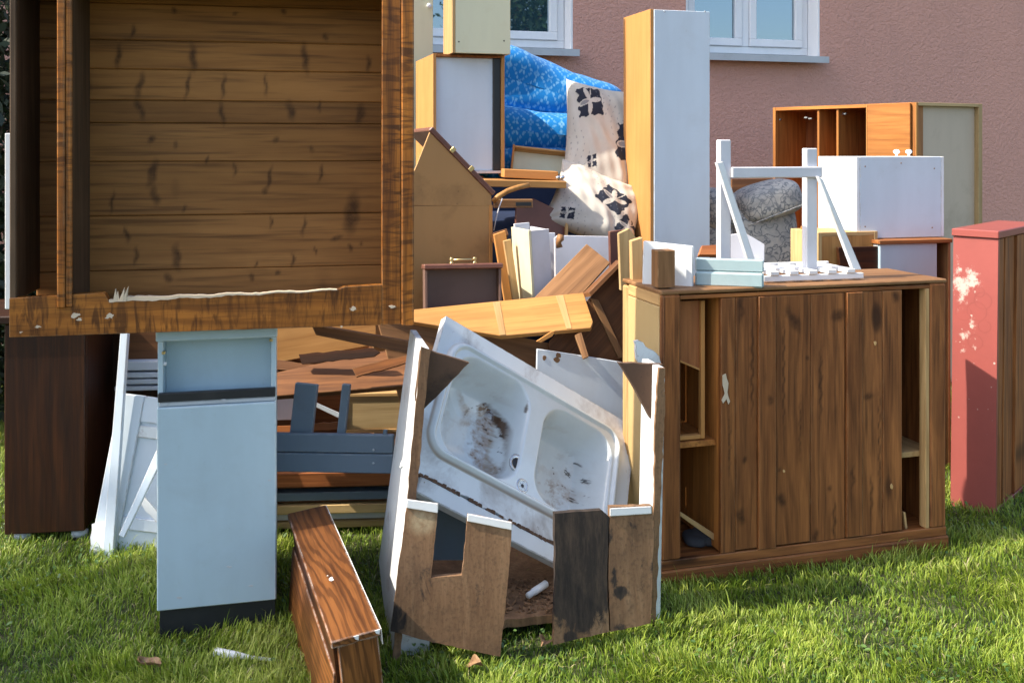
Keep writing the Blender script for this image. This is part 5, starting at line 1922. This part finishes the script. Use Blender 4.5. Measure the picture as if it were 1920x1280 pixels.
    box(o, 'side', .01, w - .01, 0, .06, h - .0095, h, 'rawpine', .002, 0)
    box(o, 'side', .01, w - .01, 0.01, .06, 0, .0095, 'rawpine', .002, 0)
    for px in (1047, 1054):
        p = P(px, 333, 4.36)
        lathe('bulb_cap', None, [(.001, -.012), (.008, -.010), (.009, 0), (.007, .010), (.001, .013)], 'chrome', Matrix.Translation(p) @ Matrix.Rotation(1.2, 4, 'Y'), 12)
        tag(bpy.context.scene.collection.objects[-1], '%s small metal cap lying on the amber shelf board edge' % ('left' if px == 1047 else 'right'), 'cap', 'metal caps')


# ------------------------------------------------------------------ fabric things
def fabric_nodes(m, amt=.3, s=260):
    nt = m.node_tree
    bs = nt.nodes['Principled BSDF']
    v = coords(nt)
    n = noise(nt, v, s, 2)
    b2 = noise(nt, v, 16, 4)
    bp = N(nt, 'ShaderNodeBump', {'Strength': amt, 'Distance': .004, 'Height': mth(nt, 'ADD', mth(nt, 'MULTIPLY', n, .4), b2)})
    nt.links.new(bp.outputs[0], bs.inputs['Normal'])
    bs.inputs['Sheen Weight'].default_value = .1
    bs.inputs['Specular IOR Level'].default_value = .15
    return m


def cushion_pattern(seed, patches):
    r = random.Random(seed)

    def f(U, V):
        dark = np.zeros_like(U)
        grey = np.zeros_like(U)
        for cx, cy, s, rot in patches:
            c, sn = math.cos(rot), math.sin(rot)
            x = (U - cx) * c + (V - cy) * sn
            y = -(U - cx) * sn + (V - cy) * c
            jag = .06 * s * np.sin(x / s * 9 + cx * 7) + .05 * s * np.sin(y / s * 11 + cy * 5)
            sq = (np.maximum(np.abs(x), np.abs(y)) + jag) < s
            leaf = np.zeros_like(sq)
            for k in range(4):
                a = k * 1.45 + r.random() * .6
                lx, ly = math.cos(a) * s * .5, math.sin(a) * s * .5
                p = (x - lx) * math.cos(a) + (y - ly) * math.sin(a)
                q = -(x - lx) * math.sin(a) + (y - ly) * math.cos(a)
                e = (p / (s * .52)) ** 2 + (q / (s * .20)) ** 2
                leaf |= e < 1
                if k == 2:
                    grey = np.maximum(grey, ((e < .5)).astype(float) * .8)
            stem = np.abs(q) < s * .035
            dark = np.maximum(dark, (sq & ~leaf & ~stem).astype(float))
        # little text-like flecks between patches
        fl = (np.sin(U * 43 + 3 * np.sin(V * 7)) > .93) & (np.sin(V * 61 + U * 9) > .55) & (np.sin(U * 5 + V * 4) > .2)
        grey = np.maximum(grey, fl * .7)
        return {'dark': dark, 'grey': grey}
    return f


def blue_pattern(X, S_):
    p = .15
    a = X / p
    b = S_ / p * .72
    fa = (a + b) % 1 - .5
    fb = (a - b) % 1 - .5
    r = np.maximum(np.abs(fa), np.abs(fb))
    an = np.arctan2(fa, fb)
    dia = (np.abs(r - .33) < .045) & (np.sin(an * 14) > -.4)
    flo = (np.hypot(fa, fb) < .11 + .09 * np.cos(an * 4)) & (np.hypot(fa, fb) > .045)
    dot = np.hypot(np.abs(fa) - .44, np.abs(fb) - .44) < .06
    return (dia | flo | dot).astype(float) * (.45 + .4 * np.sin(X * 31 + S_ * 27) ** 2)


def roll(name, parent, M, L, deep, thick, mat, nu=260, nv=180, ph=0.0):
    """thick rounded fold of quilt along local x, with wrinkles"""
    t = np.linspace(-math.pi, math.pi, 2000)
    e = .62
    yy = np.sign(np.cos(t)) * np.abs(np.cos(t)) ** e * deep
    zz = np.sign(np.sin(t)) * np.abs(np.sin(t)) ** e * thick
    sl = np.concatenate([[0], np.cumsum(np.hypot(np.diff(yy), np.diff(zz)))])
    sq = np.linspace(0, sl[-1], nv)
    ys, zs = np.interp(sq, sl, yy), np.interp(sq, sl, zz)
    x = np.linspace(-1, 1, nu)
    f = np.clip(1 - np.abs(x) ** 5, 0, 1) ** .45
    X = np.repeat((x * L / 2)[:, None], nv, 1)
    Y = f[:, None] * ys[None]
    Z = f[:, None] * zs[None]
    S_ = np.repeat(sq[None], nu, 0)
    k = 1 + .075 * np.sin(X * 9 + ph + 3 * np.sin(S_ * 5)) + .035 * np.sin(S_ * 16 + X * 6 + ph * 2) + .022 * np.sin(X * 23 - S_ * 19)
    Y, Z = Y * k, Z * k
    me = grid_mesh(name, np.stack([X, Y, Z], -1), mat, {'lite': blue_pattern(X, S_)})
    return put(name, me, parent, M)


def soft_things():
    bm_ = stain_mat('blue_quilt_cloth', (.008, .19, .52), .75, [('lite', (.20, .46, .70), 0)], .1)
    fabric_nodes(bm_)
    # blue quilt, folded over in thick layers
    q = Fr(P(943, 330, 5.05), 13, 8)
    o = thing('blue_quilt', 'bright blue patterned quilt folded in thick layers before the house wall', 'quilt', q.M)
    Mi = q.M.inverted()

    def layer(p0, p1, Y0, Y1, thick, deep, e, al=.0, nm='fold'):
        a, b = P(*p0, Y0), P(*p1, Y1)
        c = (a + b) / 2
        x = (b - a).normalized()
        yv = (Vector((0, 1, 0)) - x * x.y).normalized()
        z = x.cross(yv)
        R = Matrix((x, yv, z)).transposed().to_4x4()
        R.translation = c
        roll(nm, o, Mi @ R, (b - a).length, deep, thick, bm_, ph=e * 30)
    layer((850, 118), (1164, 218), 5.15, 5.35, .155, .20, .42)
    layer((850, 232), (1118, 262), 5.02, 5.1, .118, .20, .45)
    layer((850, 300), (1095, 318), 4.98, 5.02, .10, .2, .5)
    # dark blue sofa base below
    q = Fr(Vector((P(880, 400, 4.95).x, 4.98, 0)), 12)
    o = thing('blue_sofa', 'dark blue sofa mostly buried under the quilt and patterned cushions', 'sofa', q.M)
    nv = lam('navy')
    sbox('seat', o, Matrix.Translation((.55, .45, .62)), .75, .42, .36, nv, .3, 30)
    sbox('backrest', o, Matrix.Translation((.55, .80, .90)), .75, .16, .45, nv, .3, 30)
    sbox('arm', o, Matrix.Translation((1.25, .42, .70)), .14, .42, .42, nv, .4, 30)
    # patterned cushions
    pm = stain_mat('leaf_print_cloth', (.56, .52, .455), .8, [('dark', (.022, .026, .042), 0), ('grey', (.16, .16, .18), 0)], .12)
    fabric_nodes(pm, .35)
    f = Fr(P(1135, 268, 4.72), 14, 20, 9)
    pillow('patterned_cushion', None, f.M, .42, .60, .19, pm, cushion_pattern(1, [(-.52, .58, .27, .15), (.42, -.10, .30, -.1), (-.42, -.45, .10, .2), (.55, .68, .2, .3)]), 150, 'upright cream cushion with dark leaf print leaning on the blue quilt', 'cushion', 'leaf print cushions')
    f = Fr(P(1118, 388, 4.52), 14, 32, 26)
    pillow('patterned_cushion', None, f.M, .44, .36, .17, pm, cushion_pattern(2, [(.25, .10, .30, -.35), (-.55, -.70, .14, .2), (.75, -.45, .25, -.3)]), 150, 'lower cream cushion with dark leaf print wedged beside the tall cupboard', 'cushion', 'leaf print cushions')
    # armchair
    am, nt, bs = start('grey_floral_cloth')
    v = coords(nt)
    vo = N(nt, 'ShaderNodeTexVoronoi', {'Vector': N(nt, 'ShaderNodeVectorMath', {0: v, 1: N(nt, 'ShaderNodeTexNoise', {'Vector': v, 'Scale': 9.0, 'Detail': 3.0}).outputs['Color']}, operation='ADD').outputs[0], 'Scale': 7.0}, feature='DISTANCE_TO_EDGE').outputs['Distance']
    col = ramp(nt, vo, [(.0, (.16, .17, .175)), (.05, (.26, .265, .26)), (.10, (.50, .48, .43)), (.5, (.58, .54, .47))])
    col = mixc(nt, ramp(nt, noise(nt, v, 7, 4, .7), [(.45, 0.0), (.65, .6)]), col, (.22, .23, .24))
    nt.links.new(col, bs.inputs['Base Color'])
    bs.inputs['Roughness'].default_value = .85
    fabric_nodes(am, .4)
    q = Fr(Vector((P(1452, 430, 4.55).x, 4.55, 0)), 4)
    o = thing('armchair', 'grey floral upholstered armchair behind the white frame', 'armchair', q.M)
    zc = P(1452, 430, 4.55).z
    Rt = Matrix.Rotation(rad(-12), 4, 'Y')
    sbox('backrest', o, Matrix.Translation((.0, .16, zc - .17)) @ Matrix.Rotation(rad(-4), 4, 'Y'), .150, .13, .30, am, .38, 40, wob=.012)
    sbox('top_roll', o, Matrix.Translation((.005, .13, zc + .125)) @ Matrix.Rotation(rad(-16), 4, 'Y'), .152, .16, .085, am, .62, 40, wob=.02)
    a_, b_ = P(1402, 424, 4.53), P(1506, 384, 4.52)
    Mi = q.M.inverted()
    tube('piping', o, [Mi @ a_, Mi @ (a_.lerp(b_, .5) + Vector((0, -.012, .004))), Mi @ b_], .0035, am, n=8)
    sbox('seat', o, Matrix.Translation((-.1, .45, .45)), .35, .38, .2, am, .35, 24)
    pA = Mi @ P(1350, 388, 4.7)
    sbox('arm', o, Matrix.Translation((pA.x, pA.y + .12, pA.z - .02)), .11, .2, .105, am, .7, 30, wob=.02)
    sbox('arm', o, Matrix.Translation((pA.x, pA.y + .14, pA.z - .35)), .10, .2, .3, am, .4, 24)


def right_back():
    # orange shelf cabinet turned to the sun
    cpt = P(1716, 480, 5.55)
    a = -50.0
    base = Vector((cpt.x, cpt.y, 0))
    fr0 = Fr(base, a)
    zt = upto(base, 192)
    w = -along(base + ZA * zt, fr0.x, 1449)
    fr = Fr(base - fr0.x * w, a)
    print('ORANGE', w, zt)
    o = thing('orange_cabinet', 'orange wood cabinet with open compartments and one door, against the pink wall', 'cabinet', fr.M)
    d = .34
    t = .02
    box(o, 'side_panel', 0, t, 0, d, 0, zt, 'orange', .001, 2)
    box(o, 'side_panel', w - t, w, 0, d, 0, zt, 'orange', .001, 2)
    box(o, 'top_panel', t + .0005, w - t - .0005, .001, d, zt - t, zt, 'orange', .001, 0)
    box(o, 'bottom_panel', t + .0005, w - t - .0005, .001, d, .0, t, 'orange', .001, 0)
    box(o, 'back_panel', t + .0005, w - t - .0005, d - .01, d - .004, t, zt - t, 'redven', 0, 2)
    O2 = fr.O + ZA * zt
    for px in (1532, 1568):
        x = along(O2, fr.x, px)
        box(o, 'divider', x - .007, x + .007, .012, d - .011, t + .0005, zt - t - .0005, 'orange', .001, 2)
    xd = along(O2, fr.x, 1629)
    box(o, 'door', xd, w - t - .001, -.018, -.001, t, zt - .004, 'orange', .002, 0)
    box(o, 'door_edge', xd - .007, xd - .0005, -.018, .0, t, zt - .004, 'ply', .001, 2)
    for px, py in ((1461, 224), (1512, 220), (1520, 222), (1584, 213)):
        x, z = fr.hit(px, py, .05)
        box(o, 'hinge', x - .012, x + .012, .04, .06, z - .008, z + .004, 'chrome', .002)
    # framed hardboard panel standing at its end
    f2 = Fr(Vector((cpt.x, cpt.y, 0)) + fr0.x * .006, a + 90 - 46)
    f2 = Fr(f2.O, 24.0)
    z2 = upto(f2.O, 192)
    w2 = along(f2.O + ZA * z2, f2.x, 1842)
    print('HARDPANEL', w2, z2)
    o = thing('framed_panel', 'beige hardboard cabinet back in a pale wooden frame beside the orange cabinet', 'panel', f2.M)
    fw = along(f2.O + ZA * 1.2, f2.x, 1728)
    box(o, 'frame', 0, .016, 0, .06, 0, z2, 'ply', .001, 2)
    box(o, 'frame', .0165, w2 - .03, 0, .06, z2 - .018, z2, 'beige', .001, 0)
    box(o, 'frame', w2 - .0295, w2, 0, .06, 0, z2, 'beige', .001, 2)
    box(o, 'hardboard', .0165, w2 - .03, .03, .036, .0, z2 - .0185, 'greyboard', 0)
    # white cabinet on its back with two knobs on top
    q = Fr(P(1606, 448, 4.10), 14.0)
    w, h = q.X(1771), q.Z(294)
    d = along(q.O + ZA * h, q.y, 1534)
    d = min(max(d, .25), .5)
    print('WHITECAB', w, h, d)
    o = thing('white_box_cabinet', 'white cabinet lying on its back with two knobs, at right of the white frame', 'cabinet', q.M)
    t = .016
    box(o, 'side_panel', 0, t, 0, d, 0, h, 'white', .002, 2, label='chipped sunlit left side')
    box(o, 'side_panel', w - t, w, 0.002, d, 0, h, 'white', .002, 2)
    box(o, 'front_panel', t + .0005, w - t - .0005, .0, .014, 0, h, 'paleblue', .002, 2)  # pale blue puts the shade on this white front into its colour
    box(o, 'back_panel', t + .0005, w - t - .0005, d - .014, d, 0, h, 'white', .002, 2)
    box(o, 'door', t + .0005, w - t - .0005, .0145, d - .0145, h - .018, h - .002, 'white', .002)
    box(o, 'bottom_panel', t + .0005, w - t - .0005, .0145, d - .0145, .0, .012, 'white', .002)
    for px, py in ((1681, 283), (1704, 289)):
        x = along(q.O + ZA * h + q.y * (d * (.72 if px == 1681 else .62)), q.x, px)
        lathe('knob', o, [(.006, 0), (.005, .012), (.013, .018), (.015, .024), (.010, .031), (.001, .033)], 'winwhite', Matrix.Translation((x, d * (.72 if px == 1681 else .62), h - .003)), 16)
    dots(o, ((.04, .05), (.04, h - .04), (w - .05, h - .05), (w - .06, .04), (w * .5, h * .92)), 0, 'chip', .003)
    # small white cabinet under it with rough brown top
    q2 = Fr(Vector((P(1650, 500, 4.06).x, P(1650, 500, 4.06).y, 0)), 14.0)
    zt = upto(q2.O, 456)
    zt = q.O.z - .002
    o = thing('low_white_cabinet', 'low white cabinet with rough brown top board under the knobbed white cabinet', 'cabinet', q2.M)
    w2 = along(q2.O + ZA * zt, q2.x, 1757)
    w3 = along(q2.O + ZA * zt, q2.x, 1783)
    box(o, 'top_panel', -.01, w3, -.012, .36, zt - .016, zt, 'pinedark', .002, 0)
    box(o, 'front_panel', 0, w2, 0, .016, 0, zt - .0165, 'coolwhite', .002, 2)
    box(o, 'side_panel', 0, .016, .0165, .35, 0, zt - .0165, 'white', .001, 2)
    box(o, 'side_panel', w3 - .012, w3 - .001, 0, .35, 0, zt - .0165, 'warmbrown', .001, 2)
    box(o, 'back_panel', .0165, w3 - .013, .34, .35, 0, zt - .0165, 'hardboard', 0)
    box(o, 'side_panel', w2 - .014, w2, .0165, .33, 0, zt - .0165, 'black', .001, 2)
    # yellow-brown wood box left of it
    q3 = Fr(Vector((P(1540, 480, 4.0).x, P(1540, 480, 4.0).y + .04, 0)), 14.0)
    zt3 = upto(q3.O, 436)
    w3_ = along(q3.O + ZA * .9, q3.x, 1646)
    o = thing('wooden_crate', 'yellow-brown wooden crate behind the right strut of the white frame', 'crate', q3.M)
    carcass(o, w3_, zt3, .22, .016, 'beige', 'hardboard', 'rawpine')
    box(o, 'front_panel', .0165, w3_ - .0165, .002, .012, .0165, zt3 - .0165, 'amber', .001, 2)
    q4 = Fr(q3.O - q3.y * .03, 14.0)
    plate('dark_board', q4, [(1572, 464), (1652, 462), (1652, 560), (1580, 560)], .018, 'mahog', None, (0, 1), .002, 'dark brown knotty board in front of the yellow-brown crate', 'board')
    # board leaning on the armchair's right side
    q5 = Fr(P(1512, 520, 4.2), 30, 0)
    plate('plank', q5, [(1506, 424), (1516, 428), (1516, 560), (1506, 560)], .016, 'amber', None, (0, 3), .002, 'narrow amber plank edge between the armchair and the crate', 'plank')
    # stacked brown boards seen between armchair and orange cabinet
    q6 = Fr(P(1378, 372, 5.9), 14, 10)
    plate('brown_board', q6, [(1372, 336), (1450, 334), (1450, 520), (1372, 520)], .02, 'brown', None, (0, 1), .002, 'brown board low against the pink wall behind the armchair', 'board')


def litter():
    # white plastic piece in the grass
    a = G(404, 1222, .022)
    b = G(470, 1232, .022)
    c = G(528, 1238, .018)
    tube('plastic_piece', None, [a, a.lerp(b, .5), a.lerp(b, .8), b, b.lerp(c, .5), c], .008, 'white', n=12, radii=[.012, .0105, .008, .0055, .0045, .003], label='white plastic handle piece lying in the grass at front left', cat='plastic')
    # dry leaves
    lm, nt, bs = start('dry_leaf')
    v = coords(nt)
    nt.links.new(ramp(nt, noise(nt, v, 40, 3), [(.3, (.16, .075, .035)), (.7, (.40, .25, .13))]), bs.inputs['Base Color'])
    bs.inputs['Roughness'].default_value = .7
    spots = [((278, 1243), 'dry brown leaf in the grass below the kitchen unit'), ((1018, 1205), 'dry brown leaf in the grass just below the blackened front board'), ((890, 1246), 'curled dry leaf in the grass below the notched board')]
    for k, ((px, py), lb) in enumerate(spots):
        p = G(px, py, .03)
        L, Wd = .030, .018
        u = np.linspace(-1, 1, 9)
        X, Y = np.meshgrid(u, u, indexing='ij')
        wv = np.sqrt(np.clip(1 - X ** 2, 0, 1)) * (.75 + .25 * np.cos(X * 3))
        Z = .010 * Y ** 2 + .006 * np.sin(X * 2.5 + k) + .003 * np.sin(Y * 5 + X * 4)
        me = grid_mesh('dry_leaf', np.stack([X * L, Y * wv * Wd, Z], -1), lm)
        M = Matrix.Translation(p) @ Matrix.Rotation(k * 1.3, 4, 'Z') @ Matrix.Rotation(.5 * math.sin(k * 2.1), 4, 'X') @ Matrix.Rotation(.4, 4, 'Y')
        put('dry_leaf', me, None, M, lb, 'leaf', 'dry leaves in the grass')
    # white lath at the very left edge behind the wardrobe
    q = Fr(P(9, 600, 3.05), 8)
    q = Fr(Vector((q.O.x, q.O.y, .84)), 8)
    box(None, 'white_post', 0, along(q.O + ZA * .3, q.x, 20) , 0, .02, 0, q.Z(250), 'white', .002, 2, label='narrow white post standing at the left edge behind the wardrobe', cat='post', M=q.M)


# ================================================================== BUILD
ground()
hfr = house()
lm1 = leaf_mat('tree_leaf', (.02, .045, .012), (.09, .14, .035))
lm2 = leaf_mat('shrub_leaf', (.006, .014, .006), (.03, .05, .016))
tree('broadleaf_tree', 'leafy tree across the garden, mirrored in the left window', (8.4, -6.2, 0), 6.8, .13, 1.5, 4.6, 5200, .09, lm1)
lt = tree('garden_tree', 'leafy tree beyond the left edge shading the front of heap', (-6.55, 1.15, 0), 6.1, .12, .85, 5.2, 1500, .10, lm1)
sh = thing('evergreen_shrub', 'dark evergreen shrub at the left edge behind the wardrobe', 'shrub', Matrix.Translation((-2.75, 4.9, 0)))
tube('stem', sh, [(0, 0, -.05), (.02, 0, .7), (0, .03, 1.9)], .04, 'brown', radii=[.05, .035, .01])
leaves('foliage', sh, (0, 0, 1.15), .75, .6, 1.25, 12000, .040, lm2, 90)
wardrobe()
kitchen_unit()
dark_cabinet()
left_white_boards()
under_wardrobe()
bench()
sink_base()
sink()
pf = pine_cabinet()
on_pine(*pf)
red_dresser()
tall_cupboard()
left_stack()
secretary()
middle_heap()
soft_things()
right_back()
litter()
grass()
